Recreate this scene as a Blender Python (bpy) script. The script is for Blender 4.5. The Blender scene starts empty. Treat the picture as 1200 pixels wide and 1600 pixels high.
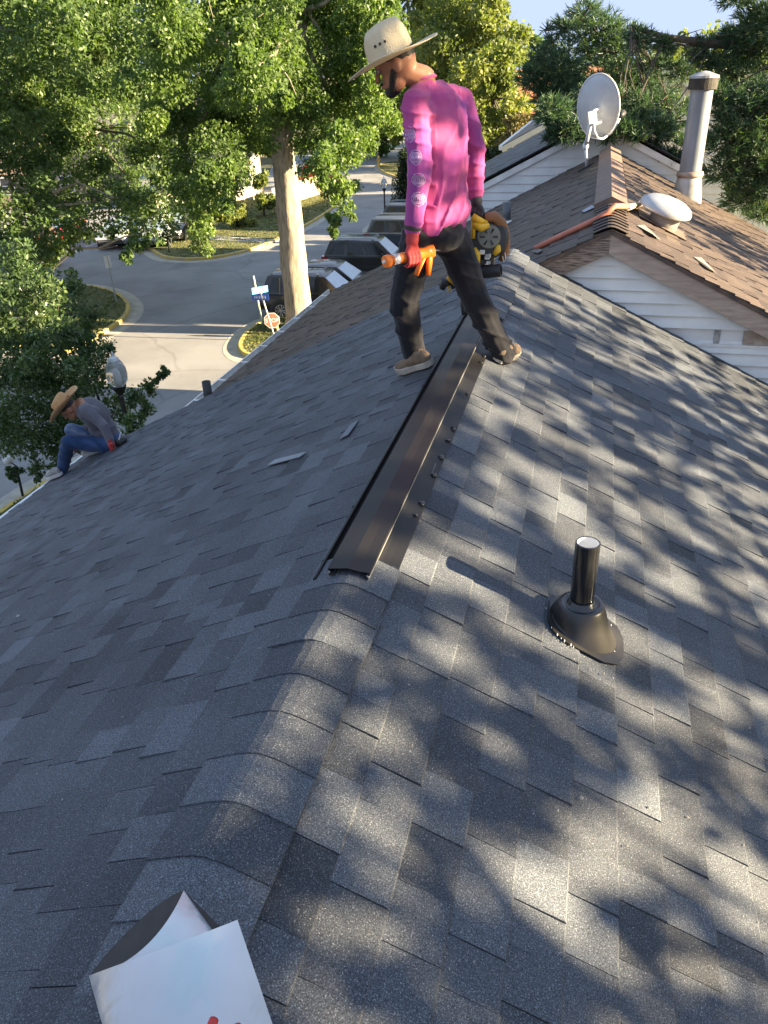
import bpy, bmesh, math, random
import numpy as np
from mathutils import Vector, Matrix, noise as mnoise
random.seed(7); RNG = np.random.default_rng(7)
scene = bpy.context.scene
COL = scene.collection

# ------------------------------------------------------------------ camera (world axes: our ridge runs along +Y at x = 0)
FPX, PITCH, ROLL, YAW = 1222.4, .5152, .0391, .2632
CAM = np.array([.6626, 0., 8.5]); RZ = 7.08; PS = .493          # eye, ridge height, roof slope
_h = np.array([-math.sin(YAW), math.cos(YAW), 0.]); _r0 = np.array([math.cos(YAW), math.sin(YAW), 0.]); _z = np.array([0, 0, 1.])
F_ = _h*math.cos(PITCH)-_z*math.sin(PITCH); _u0 = _h*math.sin(PITCH)+_z*math.cos(PITCH)
R_ = math.cos(ROLL)*_r0-math.sin(ROLL)*_u0; U_ = math.cos(ROLL)*_u0+math.sin(ROLL)*_r0
cam_d = bpy.data.cameras.new('camera'); cam = bpy.data.objects.new('camera', cam_d); COL.objects.link(cam)
cam_d.sensor_fit = 'VERTICAL'; cam_d.sensor_height = 32.; cam_d.lens = FPX/1600*32.; cam_d.clip_start = .05; cam_d.clip_end = 3000
m = Matrix.Identity(4)
for i in range(3): m[i][0] = R_[i]; m[i][1] = U_[i]; m[i][2] = -F_[i]; m[i][3] = CAM[i]
cam.matrix_world = m
scene.camera = cam
# ------------------------------------------------------------------ sky, sun, exposure
SUN_EL, SUN_DIR = math.radians(15), np.array([.962, .03, 0.])
w = bpy.data.worlds.new('World'); scene.world = w; w.use_nodes = True
nt = w.node_tree; bg = nt.nodes['Background']; sky = nt.nodes.new('ShaderNodeTexSky')
sky.sky_type = 'NISHITA'; sky.sun_disc = False; sky.sun_elevation = SUN_EL
sky.sun_rotation = math.atan2(SUN_DIR[0], SUN_DIR[1]); sky.air_density = 1.0; sky.dust_density = .6; sky.ozone_density = 1.2
cp = nt.nodes.new('ShaderNodeMix'); cp.data_type = 'RGBA'; cp.blend_type = 'DARKEN'; cp.inputs[0].default_value = 1; cp.inputs[7].default_value = (.70, .86, 1.22, 1)   # sky colour capped per channel by hand, dimming the bright horizon glow
nt.links.new(sky.outputs[0], cp.inputs[6]); nt.links.new(cp.outputs[2], bg.inputs[0]); bg.inputs[1].default_value = .135
sl = bpy.data.lights.new('sun', 'SUN'); so = bpy.data.objects.new('sun', sl); COL.objects.link(so)
sl.energy = 5.0; sl.angle = math.radians(.53); sl.color = (1, .80, .51)
sd = Vector((math.cos(SUN_EL)*SUN_DIR[0], math.cos(SUN_EL)*SUN_DIR[1], math.sin(SUN_EL))).normalized()
so.rotation_euler = sd.to_track_quat('Z', 'Y').to_euler(); so.location = (30, 0, 30)
scene.view_settings.view_transform = 'Standard'; scene.view_settings.look = 'None'
scene.view_settings.exposure = 2.8; scene.view_settings.gamma = 1
scene.view_settings.use_curve_mapping = False
scene.render.engine = 'CYCLES'
scene.cycles.use_denoising = True
scene.cycles.max_bounces = 6; scene.cycles.transparent_max_bounces = 8

# ------------------------------------------------------------------ measuring helpers (a pixel of the 1200x1600 photo -> the point of the place it shows)
def ray(x, y): return F_+R_*(x-600)/FPX-U_*(y-800)/FPX
def onpl(x, y, p0, n):
    d = ray(x, y); return CAM+d*(np.dot(np.array(p0, float)-CAM, n)/np.dot(d, n))
def onz(x, y, zz=0): return onpl(x, y, (0, 0, zz), (0, 0, 1))
def onY(x, y, Y): return onpl(x, y, (0, Y, 0), (0, 1, 0))
def RR(x, y): return onpl(x, y, (0, 0, RZ), (PS, 0, 1))
def RL(x, y): return onpl(x, y, (0, 0, RZ), (-PS, 0, 1))
BX, BZ = .8138, 7.26
def BL(x, y): return onpl(x, y, (BX, 0, BZ), (-PS, 0, 1))
def BR(x, y): return onpl(x, y, (BX, 0, BZ), (PS, 0, 1))
def dist(x, y, D): d = ray(x, y); return CAM+d/np.linalg.norm(d)*D
def hd(x, y, D): d = ray(x, y); return CAM+d*(D/np.dot(d, _h))
def proj(p):
    q = np.asarray(p, float)-CAM; zz = q@F_
    return 600+FPX*(q@R_)/zz, 800-FPX*(q@U_)/zz, zz
V = lambda *a: np.array(a, float)
def nrm(v): v = np.asarray(v, float); return v/np.linalg.norm(v)

# ------------------------------------------------------------------ materials
MATS = {}
def nd(t, kind, **kw):
    n = t.nodes.new(kind)
    for k, v in kw.items(): setattr(n, k, v)
    return n
def mat(name, c1, c2=None, rough=.7, metal=0., scale=8., bump=0., bscale=None, detail=4., spec=.5, coord='Object', stretch=(1, 1, 1), lo=.35, hi=.65, coat=0., trans=0., emis=None):
    if name in MATS: return MATS[name]
    m = bpy.data.materials.new(name); m.use_nodes = True; t = m.node_tree; b = t.nodes['Principled BSDF']
    b.inputs['Roughness'].default_value = rough; b.inputs['Metallic'].default_value = metal
    b.inputs['Specular IOR Level'].default_value = spec; b.inputs['Coat Weight'].default_value = coat
    b.inputs['Transmission Weight'].default_value = trans
    c2 = c2 or tuple(x*.8 for x in c1)
    tc = nd(t, 'ShaderNodeTexCoord'); mp = nd(t, 'ShaderNodeMapping'); mp.inputs['Scale'].default_value = stretch
    t.links.new(tc.outputs[coord], mp.inputs[0])
    n = nd(t, 'ShaderNodeTexNoise'); n.inputs['Scale'].default_value = scale; n.inputs['Detail'].default_value = detail
    t.links.new(mp.outputs[0], n.inputs['Vector'])
    r = nd(t, 'ShaderNodeValToRGB'); r.color_ramp.elements[0].position = lo; r.color_ramp.elements[1].position = hi
    r.color_ramp.elements[0].color = (*c1, 1); r.color_ramp.elements[1].color = (*c2, 1)
    t.links.new(n.outputs[0], r.inputs[0]); t.links.new(r.outputs[0], b.inputs['Base Color'])
    if bump:
        n2 = nd(t, 'ShaderNodeTexNoise'); n2.inputs['Scale'].default_value = bscale or scale*4; n2.inputs['Detail'].default_value = 3
        t.links.new(mp.outputs[0], n2.inputs['Vector'])
        bp = nd(t, 'ShaderNodeBump'); bp.inputs['Strength'].default_value = bump; bp.inputs['Distance'].default_value = .01
        t.links.new(n2.outputs[0], bp.inputs['Height']); t.links.new(bp.outputs[0], b.inputs['Normal'])
    MATS[name] = m; return m

def shingle_mat(name, dark, light, fleck, gscale, fleck_amt=.5, stain=None):
    m = bpy.data.materials.new(name); m.use_nodes = True; t = m.node_tree; b = t.nodes['Principled BSDF']
    b.inputs['Roughness'].default_value = .66; b.inputs['Specular IOR Level'].default_value = .36
    at = nd(t, 'ShaderNodeAttribute', attribute_name='tone'); geo = nd(t, 'ShaderNodeNewGeometry')
    n0 = nd(t, 'ShaderNodeTexNoise'); n0.inputs['Scale'].default_value = 1.7; n0.inputs['Detail'].default_value = 5
    t.links.new(geo.outputs['Position'], n0.inputs['Vector'])
    ad = nd(t, 'ShaderNodeMath', operation='MULTIPLY_ADD'); ad.inputs[1].default_value = .7; t.links.new(n0.outputs[0], ad.inputs[0]); t.links.new(at.outputs['Fac'], ad.inputs[2])
    sb = nd(t, 'ShaderNodeMath', operation='SUBTRACT', use_clamp=True); sb.inputs[1].default_value = .35; t.links.new(ad.outputs[0], sb.inputs[0])
    mx = nd(t, 'ShaderNodeMix', data_type='RGBA'); mx.inputs[6].default_value = (*dark, 1); mx.inputs[7].default_value = (*light, 1); t.links.new(sb.outputs[0], mx.inputs[0])
    # mineral granules: pale and dark flecks of about 2 mm
    g = nd(t, 'ShaderNodeTexNoise'); g.inputs['Scale'].default_value = gscale; g.inputs['Detail'].default_value = 3; g.inputs['Roughness'].default_value = .75
    t.links.new(geo.outputs['Position'], g.inputs['Vector'])
    rp = nd(t, 'ShaderNodeValToRGB'); rp.color_ramp.elements[0].position = .60; rp.color_ramp.elements[1].position = .76; rp.color_ramp.elements[1].color = (fleck_amt,)*3+(1,)
    t.links.new(g.outputs[0], rp.inputs[0])
    m2 = nd(t, 'ShaderNodeMix', data_type='RGBA'); t.links.new(rp.outputs[0], m2.inputs[0]); t.links.new(mx.outputs[2], m2.inputs[6]); m2.inputs[7].default_value = (*fleck, 1)
    rd = nd(t, 'ShaderNodeValToRGB'); rd.color_ramp.elements[0].position = .36; rd.color_ramp.elements[1].position = .64; rd.color_ramp.elements[0].color = (.22, .22, .22, 1); rd.color_ramp.elements[1].color = (1.75, 1.75, 1.75, 1)
    t.links.new(g.outputs[0], rd.inputs[0])
    m3 = nd(t, 'ShaderNodeMix', data_type='RGBA', blend_type='MULTIPLY'); m3.inputs[0].default_value = 1; t.links.new(m2.outputs[2], m3.inputs[6]); t.links.new(rd.outputs[0], m3.inputs[7])
    last = m3.outputs[2]
    if stain:
        n5 = nd(t, 'ShaderNodeTexNoise'); n5.inputs['Scale'].default_value = 2.3; n5.inputs['Detail'].default_value = 6; t.links.new(geo.outputs['Position'], n5.inputs['Vector'])
        r5 = nd(t, 'ShaderNodeValToRGB'); r5.color_ramp.elements[0].position = .5; r5.color_ramp.elements[1].position = .72; t.links.new(n5.outputs[0], r5.inputs[0])
        m5 = nd(t, 'ShaderNodeMix', data_type='RGBA'); t.links.new(r5.outputs[0], m5.inputs[0]); t.links.new(last, m5.inputs[6]); m5.inputs[7].default_value = (*stain, 1); last = m5.outputs[2]
    t.links.new(last, b.inputs['Base Color'])
    bp = nd(t, 'ShaderNodeBump'); bp.inputs['Strength'].default_value = .55; bp.inputs['Distance'].default_value = .002
    t.links.new(g.outputs[0], bp.inputs['Height']); t.links.new(bp.outputs[0], b.inputs['Normal'])
    MATS[name] = m; return m

def leaf_mat(name, dark, mid, light, trans=.35, rough=.5):
    m = bpy.data.materials.new(name); m.use_nodes = True; t = m.node_tree; b = t.nodes['Principled BSDF']; out = t.nodes['Material Output']
    b.inputs['Roughness'].default_value = rough; b.inputs['Specular IOR Level'].default_value = .4
    at = nd(t, 'ShaderNodeAttribute', attribute_name='tone')
    r = nd(t, 'ShaderNodeValToRGB'); r.color_ramp.elements[0].color = (*dark, 1); r.color_ramp.elements[1].color = (*light, 1)
    e = r.color_ramp.elements.new(.5); e.color = (*mid, 1)
    t.links.new(at.outputs['Fac'], r.inputs[0]); t.links.new(r.outputs[0], b.inputs['Base Color'])
    tr = nd(t, 'ShaderNodeBsdfTranslucent'); hs = nd(t, 'ShaderNodeMix', data_type='RGBA', blend_type='MULTIPLY'); hs.inputs[0].default_value = 1; hs.inputs[7].default_value = (1.28, 1.4, .48, 1)
    t.links.new(r.outputs[0], hs.inputs[6]); t.links.new(hs.outputs[2], tr.inputs[0])
    mx = nd(t, 'ShaderNodeMixShader'); mx.inputs[0].default_value = trans
    t.links.new(b.outputs[0], mx.inputs[1]); t.links.new(tr.outputs[0], mx.inputs[2]); t.links.new(mx.outputs[0], out.inputs[0])
    MATS[name] = m; return m

# ------------------------------------------------------------------ object helpers
ORG = np.zeros(3)
def tag(o, label=None, cat=None, group=None, kind=None):
    if label: o['label'] = label
    if cat: o['category'] = cat
    if group: o['group'] = group
    if kind: o['kind'] = kind
    return o
def thing(name, label, cat, loc=(0, 0, 0), group=None, rz=0):
    global ORG
    o = bpy.data.objects.new(name, None); COL.objects.link(o); o.location = [float(v) for v in loc]; o.rotation_euler[2] = rz
    o.empty_display_size = .2
    ORG = np.array(loc, float); return tag(o, label, cat, group)
def local():
    global ORG
    ORG = np.zeros(3)
def mk(name, verts, faces, mt, parent=None, smooth=False, off=None, tone=None, kind=None):
    me = bpy.data.meshes.new(name); o_ = ORG if off is None else np.array(off, float)
    v = np.asarray(verts, float).reshape(-1, 3)-o_
    me.from_pydata(v.tolist(), [], [list(f) for f in faces]); me.materials.append(mt)
    if smooth: me.polygons.foreach_set('use_smooth', np.ones(len(me.polygons), bool))
    if tone is not None:
        a = me.attributes.new('tone', 'FLOAT', 'FACE'); a.data.foreach_set('value', np.broadcast_to(np.asarray(tone, np.float32), (len(me.polygons),)).astype(np.float32))
    me.update()
    o = bpy.data.objects.new(name, me); COL.objects.link(o)
    if parent is not None: o.parent = parent
    else: o.location = o_.tolist()
    if kind: o['kind'] = kind
    return o
def np_quads(name, verts, nq, mt, parent, tone, off, kind=None):
    me = bpy.data.meshes.new(name); me.vertices.add(nq*4); me.loops.add(nq*4); me.polygons.add(nq)
    me.vertices.foreach_set('co', (verts.reshape(-1, 3)-np.asarray(off)).astype(np.float32).ravel())
    me.loops.foreach_set('vertex_index', np.arange(nq*4, dtype=np.int32)); me.polygons.foreach_set('loop_start', np.arange(0, nq*4, 4, dtype=np.int32))
    a = me.attributes.new('tone', 'FLOAT', 'FACE'); a.data.foreach_set('value', tone.astype(np.float32))
    me.materials.append(mt); me.update(calc_edges=True); me.validate()
    o = bpy.data.objects.new(name, me); COL.objects.link(o)
    if parent is not None: o.parent = parent
    else: o.location = [float(v) for v in off]
    if kind: o['kind'] = kind
    return o
class MB:
    def __init__(s): s.v = []; s.f = []; s.n = 0
    def add(s, v, f):
        v = [tuple(map(float, p)) for p in v]; s.v += v; s.f += [tuple(i+s.n for i in q) for q in f]; s.n += len(v); return s
    def box(s, lo, hi, M=None, bev=0.):
        x0, y0, z0 = lo; x1, y1, z1 = hi
        if bev:
            b = bev; v = []; 
            for zz, ins in ((z0, b), (z0+b, 0), (z1-b, 0), (z1, b)):
                for (x, y) in ((x0+ins+b, y0+ins), (x1-ins-b, y0+ins), (x1-ins, y0+ins+b), (x1-ins, y1-ins-b), (x1-ins-b, y1-ins), (x0+ins+b, y1-ins), (x0+ins, y1-ins-b), (x0+ins, y0+ins+b)): v.append(V(x, y, zz))
            f = [tuple(range(7, -1, -1)), tuple(range(24, 32))]
            for k in range(3):
                for i in range(8): j = (i+1) % 8; f.append((k*8+i, k*8+j, k*8+8+j, k*8+8+i))
        else:
            v = [V(x, y, zz) for zz in (z0, z1) for (x, y) in ((x0, y0), (x1, y0), (x1, y1), (x0, y1))]
            f = [(3, 2, 1, 0), (4, 5, 6, 7), (0, 1, 5, 4), (1, 2, 6, 5), (2, 3, 7, 6), (3, 0, 4, 7)]
        if M is not None: v = [M(p) for p in v]
        return s.add(v, f)
    def tube(s, pts, r, n=10, cap=True, squash=1., upv=None):
        pts = [np.asarray(p, float) for p in pts]; rs = r if hasattr(r, '__len__') else [r]*len(pts); v = []
        up = None
        for i, p in enumerate(pts):
            d = nrm((pts[min(i+1, len(pts)-1)]-pts[max(i-1, 0)]))
            if up is None: up = nrm(np.cross(d, (upv if upv is not None else (0, 0, 1) if abs(d[2]) < .9 else (1, 0, 0))))
            up = nrm(up-d*np.dot(up, d)); b = np.cross(d, up)
            for k in range(n):
                a = 2*math.pi*k/n; v.append(p+rs[i]*(up*math.cos(a)+b*math.sin(a)*squash))
        f = [(i*n+k, i*n+(k+1) % n, i*n+n+(k+1) % n, i*n+n+k) for i in range(len(pts)-1) for k in range(n)]
        if cap: f += [tuple(range(n-1, -1, -1)), tuple(range((len(pts)-1)*n, len(pts)*n))]
        return s.add(v, f)
    def lathe(s, prof, c=(0, 0, 0), n=20, ax=(0, 0, 1), cap=True):
        ax = nrm(ax); a1 = nrm(np.cross(ax, (0, 1, 0) if abs(ax[1]) < .9 else (1, 0, 0))); a2 = np.cross(ax, a1); c = np.asarray(c, float)
        v = [c+ax*h+r*(a1*math.cos(2*math.pi*k/n)+a2*math.sin(2*math.pi*k/n)) for r, h in prof for k in range(n)]
        f = [(i*n+k, i*n+(k+1) % n, i*n+n+(k+1) % n, i*n+n+k) for i in range(len(prof)-1) for k in range(n)]
        if cap: f += [tuple(range(n-1, -1, -1)), tuple(range((len(prof)-1)*n, len(prof)*n))]
        return s.add(v, f)
    def ell(s, c, r, A=None, n=12, m_=8):
        A = np.eye(3) if A is None else np.asarray(A, float); c = np.asarray(c, float); r = np.asarray(r, float)*np.ones(3); v = []; f = []
        for i in range(m_+1):
            t = math.pi*(.004+.992*i/m_)
            for k in range(n):
                a = 2*math.pi*k/n; l = r*V(math.sin(t)*math.cos(a), math.sin(t)*math.sin(a), math.cos(t)); v.append(c+l[0]*A[0]+l[1]*A[1]+l[2]*A[2])
        f = [(i*n+k, i*n+n+k, i*n+n+(k+1) % n, i*n+(k+1) % n) for i in range(m_) for k in range(n)]
        f += [tuple(range(n)), tuple(range((m_+1)*n-1, m_*n-1, -1))]
        return s.add(v, f)
    def cap_(s, a, b, ra, rb, n=12):
        a = np.asarray(a, float); b = np.asarray(b, float); L = np.linalg.norm(b-a); d = (b-a)/L
        pts = [a-d*ra*.98, a-d*ra*.8, a-d*ra*.45, a, a+(b-a)*.5, b, b+d*rb*.45, b+d*rb*.8, b+d*rb*.98]
        return s.tube(pts, [ra*.2, ra*.6, ra*.89, ra, (ra+rb)/2, rb, rb*.89, rb*.6, rb*.2], n)
    def poly(s, pts): return s.add(pts, [tuple(range(len(pts)))])
    def slab(s, pts, nrmv, th):
        pts = [np.asarray(p, float) for p in pts]; n = len(pts); nv = np.asarray(nrmv, float)*th
        v = pts+[p+nv for p in pts]
        return s.add(v, [tuple(range(n-1, -1, -1)), tuple(range(n, 2*n))]+[(i, (i+1) % n, n+(i+1) % n, n+i) for i in range(n)])
    def build(s, name, mt, parent=None, smooth=False, **k): return mk(name, s.v, s.f, mt, parent, smooth, **k)
def auto_smooth(o, ang=40):
    me = o.data; bm = bmesh.new(); bm.from_mesh(me)
    for f in bm.faces: f.smooth = True
    for e in bm.edges:
        if len(e.link_faces) == 2 and e.calc_face_angle(0) > math.radians(ang): e.smooth = False
    bm.to_mesh(me); bm.free(); return o
def cut(o, *names): pass
def remesh(name, mb, voxel, mt, parent=None, smooth_it=4, wrinkle=None, off=None):
    """fuse overlapping closed shapes into one continuous skin"""
    bm_ = bpy.data.meshes.new('t'); bm_.from_pydata(mb.v, [], mb.f); t = bpy.data.objects.new('t', bm_); COL.objects.link(t)
    md = t.modifiers.new('r', 'REMESH'); md.mode = 'VOXEL'; md.voxel_size = voxel
    ms = t.modifiers.new('s', 'SMOOTH'); ms.iterations = smooth_it; ms.factor = .5
    dg = bpy.context.evaluated_depsgraph_get(); dg.update(); me = bpy.data.meshes.new_from_object(t.evaluated_get(dg)); bpy.data.objects.remove(t)
    n = len(me.vertices); co = np.zeros(n*3, np.float32); me.vertices.foreach_get('co', co); co = co.reshape(-1, 3).astype(float)
    if wrinkle:
        no = np.zeros(n*3, np.float32); me.vertices.foreach_get('normal', no); no = no.reshape(-1, 3)
        d = np.array([wrinkle(Vector(p)) for p in co]); co = co+no*d[:, None]
    o_ = ORG if off is None else np.asarray(off, float)
    me.vertices.foreach_set('co', (co-o_).astype(np.float32).ravel()); me.materials.clear(); me.materials.append(mt)
    me.polygons.foreach_set('use_smooth', np.ones(len(me.polygons), bool)); me.update(); me.name = name
    o = bpy.data.objects.new(name, me); COL.objects.link(o)
    if parent is not None: o.parent = parent
    else: o.location = o_.tolist()
    return o
def copy_tree(o, parent=None):
    c = o.copy(); COL.objects.link(c)
    if parent is not None: c.parent = parent
    for ch in [x for x in KIDS.get(o.name, [])]: KIDS.setdefault(c.name, []).append(copy_tree(ch, c))
    return c
KIDS = {}
def learn(root):
    def rec(o):
        KIDS[o.name] = [x for x in ALL if x.parent == o]
        for x in KIDS[o.name]: rec(x)
    ALL = list(COL.objects); rec(root)

# ================================================================== ground, roads, kerbs
M_dirt = mat('dry_ground', (.07, .075, .03), (.13, .10, .05), rough=.95, scale=.5, bump=.6, bscale=9)
def grass_mat():
    return mat('lawn_soil', (.055, .08, .018), (.15, .13, .05), rough=.95, scale=1.3, bump=.8, bscale=40, lo=.3, hi=.7)
M_lawn = grass_mat()
def asphalt():
    m = bpy.data.materials.new('asphalt'); m.use_nodes = True; t = m.node_tree; b = t.nodes['Principled BSDF']; b.inputs['Roughness'].default_value = .9
    g = nd(t, 'ShaderNodeNewGeometry'); n = nd(t, 'ShaderNodeTexNoise'); n.inputs['Scale'].default_value = .35; n.inputs['Detail'].default_value = 8; n.inputs['Roughness'].default_value = .6
    t.links.new(g.outputs['Position'], n.inputs['Vector'])
    r = nd(t, 'ShaderNodeValToRGB'); r.color_ramp.elements[0].position = .36; r.color_ramp.elements[1].position = .62
    r.color_ramp.elements[0].color = (.215, .212, .212, 1); r.color_ramp.elements[1].color = (.295, .29, .287, 1); t.links.new(n.outputs[0], r.inputs[0])
    n2 = nd(t, 'ShaderNodeTexNoise'); n2.inputs['Scale'].default_value = 30; n2.inputs['Detail'].default_value = 3; t.links.new(g.outputs['Position'], n2.inputs['Vector'])
    r2 = nd(t, 'ShaderNodeValToRGB'); r2.color_ramp.elements[0].position = .3; r2.color_ramp.elements[1].position = .6; r2.color_ramp.elements[0].color = (.72, .72, .72, 1); t.links.new(n2.outputs[0], r2.inputs[0])
    mm = nd(t, 'ShaderNodeMix', data_type='RGBA', blend_type='MULTIPLY'); mm.inputs[0].default_value = 1; t.links.new(r.outputs[0], mm.inputs[6]); t.links.new(r2.outputs[0], mm.inputs[7])
    # thin sealed cracks
    vo = nd(t, 'ShaderNodeTexVoronoi', feature='DISTANCE_TO_EDGE'); vo.inputs['Scale'].default_value = .16
    wp = nd(t, 'ShaderNodeVectorMath', operation='MULTIPLY_ADD'); wp.inputs[1].default_value = (1.6, 1.6, 0); t.links.new(n.outputs[1], wp.inputs[0]); t.links.new(g.outputs['Position'], wp.inputs[2]); t.links.new(wp.outputs[0], vo.inputs['Vector'])
    r3 = nd(t, 'ShaderNodeValToRGB'); r3.color_ramp.elements[0].position = .0; r3.color_ramp.elements[1].position = .012; r3.color_ramp.elements[0].color = (.78, .78, .78, 1); t.links.new(vo.outputs[0], r3.inputs[0])
    m4 = nd(t, 'ShaderNodeMix', data_type='RGBA', blend_type='MULTIPLY'); m4.inputs[0].default_value = 1; t.links.new(mm.outputs[2], m4.inputs[6]); t.links.new(r3.outputs[0], m4.inputs[7])
    t.links.new(m4.outputs[2], b.inputs['Base Color'])
    bp = nd(t, 'ShaderNodeBump'); bp.inputs['Strength'].default_value = .3; bp.inputs['Distance'].default_value = .01; t.links.new(n2.outputs[0], bp.inputs['Height']); t.links.new(bp.outputs[0], b.inputs['Normal'])
    return m
M_asph = asphalt()
M_conc = mat('concrete', (.34, .31, .26), (.44, .41, .35), rough=.9, scale=3, bump=.3)
M_yel = mat('worn_yellow_paint', (.56, .40, .08), (.36, .31, .21), rough=.85, scale=4, lo=.4, hi=.68, bump=.3)
local()
S = lambda name, mb, mt: tag(mb.build(name, mt), kind='structure')
g = MB(); g.poly([(-900, -700, -.03), (900, -700, -.03), (900, 1400, -.03), (-900, 1400, -.03)]); S('ground', g, M_dirt)
rd = MB(); rd.poly([(-70, -30, 0), (-4, -30, 0), (-4, 60, 0), (-10, 75, 0), (-12, 130, 0), (-36, 130, 0), (-34, 88, 0), (-30, 76, 0), (-70, 76, 0)]); S('road', rd, M_asph)
def smooth_poly(pts, closed=True, it=2):
    pts = [np.asarray(p, float)[:2] for p in pts]
    for _ in range(it):
        q = []; n = len(pts)
        for i in range(n if closed else n-1):
            a, b = pts[i], pts[(i+1) % n]; q += [a*.75+b*.25, a*.25+b*.75]
        if not closed: q = [pts[0]]+q+[pts[-1]]
        pts = q
    return pts
def area(p): return .5*sum(p[i][0]*p[(i+1) % len(p)][1]-p[(i+1) % len(p)][0]*p[i][1] for i in range(len(p)))
def offset(p, d):
    out = []; n = len(p)
    for i in range(n):
        t = p[(i+1) % n]-p[i-1]; t = t/(np.linalg.norm(t)+1e-9); out.append(p[i]+d*V(t[1], -t[0]))
    return out
LAWNS = []
def island(pts, kerb=True, gutter=.55, it=2, kmat=None, tuft=40):
    p = smooth_poly(pts, it=it)
    if area(p) < 0: p = p[::-1]
    inner = offset(p, -.16); outer = offset(p, gutter); n = len(p)
    mb = MB(); mb.poly([(*q, .125) for q in inner]); S('lawn', mb, M_lawn); LAWNS.append((inner, tuft))
    k = MB(); prof = [p, p, offset(p, -.03), inner, inner]; zs = [0., .115, .14, .14, .1]
    v = [(*prof[j][i], zs[j]) for j in range(5) for i in range(n)]
    k.add(v, [(j*n+i, j*n+(i+1) % n, (j+1)*n+(i+1) % n, (j+1)*n+i) for j in range(4) for i in range(n)]); S('kerb', k, kmat or M_yel)
    if gutter:
        u = MB(); v = [(*p[i], .006) for i in range(n)]+[(*outer[i], .006) for i in range(n)]
        u.add(v, [(n+i, n+(i+1) % n, (i+1) % n, i) for i in range(n)]); S('gutter_pan', u, M_conc)
gp = lambda *a: [onz(x, y)[:2] for x, y in a]
island(gp((60, 446), (120, 447), (155, 451), (185, 460), (201, 473), (205, 485), (198, 499), (180, 513), (150, 530), (110, 556))+[V(-19.5, 24), V(-22, 22), V(-40, 22), V(-48, 30), V(-45, 33)])
island(gp((432, 497), (405, 507), (385, 520), (373, 537), (372, 549), (384, 560))+[V(-9.3, 23.8), V(-7.5, 23.3), V(-4.6, 23.3), V(-4.6, 27.5), V(-8, 28.2), V(-10, 28.3)])
island(gp((243, 399), (262, 406), (300, 408), (345, 404), (400, 391), (440, 374), (500, 343), (535, 316), (548, 296), (540, 290))+[V(-25, 60), V(-29, 58), V(-31, 50)], tuft=22)
island(gp((588, 262), (600, 272), (640, 284))+[V(-14, 76), V(-12, 84), V(-17, 88), V(-21, 86)], gutter=.4, tuft=8)
island([V(-11.85, 2), V(-11.85, 12), V(-11.65, 15), V(-10.4, 18), V(-8.5, 19.6), V(-4.6, 20), V(-4.5, 10), V(-4.5, -12), V(-11.85, -12)])
island([V(-12.7, 47.3), V(-12.6, 52), V(-9, 60), V(-6, 60), V(-6, 44), V(-11, 46.4)], gutter=.4, tuft=12)
# front walk crossing the lawn over the street
sw = MB(); a_, b_, c_, d_ = onz(318, 371), onz(330, 378), onz(425, 384), onz(430, 378); sw.poly([(*a_[:2], .131), (*b_[:2], .131), (*c_[:2], .131), (*d_[:2], .131)]); S('footpath', sw, M_conc)
pk = MB()
for i in range(5):   # painted bay lines by the cars across the street
    c = onz(118+i*30, 392+(i % 2)); pk.add([(c[0]-.05, c[1], .004), (c[0]+.05, c[1], .004), (c[0]+.05, c[1]+4.5, .004), (c[0]-.05, c[1]+4.5, .004)], [(0, 1, 2, 3)])
S('road_markings', pk, mat('white_road_paint', (.6, .6, .57), (.4, .4, .38), scale=6))
# grass blades as one mass per lawn (real geometry)
def inside(p, q):
    c = False; n = len(p)
    for i in range(n):
        a, b = p[i], p[i-1]
        if (a[1] > q[1]) != (b[1] > q[1]) and q[0] < (b[0]-a[0])*(q[1]-a[1])/(b[1]-a[1])+a[0]: c = not c
    return c
M_grass = leaf_mat('grass_blades', (.05, .075, .012), (.11, .13, .03), (.25, .21, .075), .3, .6)
gv = []; gt = []
for p, dens in LAWNS:
    lo = np.min(p, 0); hi = np.max(p, 0); lo[1] = max(lo[1], 8)
    N = int(min(dens*(hi[0]-lo[0])*(hi[1]-lo[1]), 9000))
    for _ in range(N):
        q = lo+RNG.random(2)*(hi-lo)
        if not inside(p, q): continue
        ns = mnoise.noise(Vector((q[0]*.45, q[1]*.45, 2.)))*.5+.5
        for k in range(3):
            a = RNG.random()*6.28; h = .015+.045*RNG.random(); wd = .035; cx, cy = q+RNG.normal(0, .07, 2); dx, dy = math.cos(a)*wd, math.sin(a)*wd; lx, ly = RNG.normal(0, .035, 2)
            gv += [(cx-dx, cy-dy, .12), (cx+dx, cy+dy, .12), (cx+dx*.4+lx, cy+dy*.4+ly, .125+h), (cx-dx*.4+lx, cy-dy*.4+ly, .125+h)]; gt.append(min(1, max(0, ns+RNG.normal(0, .2))))
np_quads('grass', np.array(gv), len(gt), M_grass, None, np.array(gt), (0, 0, 0), kind='stuff')

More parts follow.
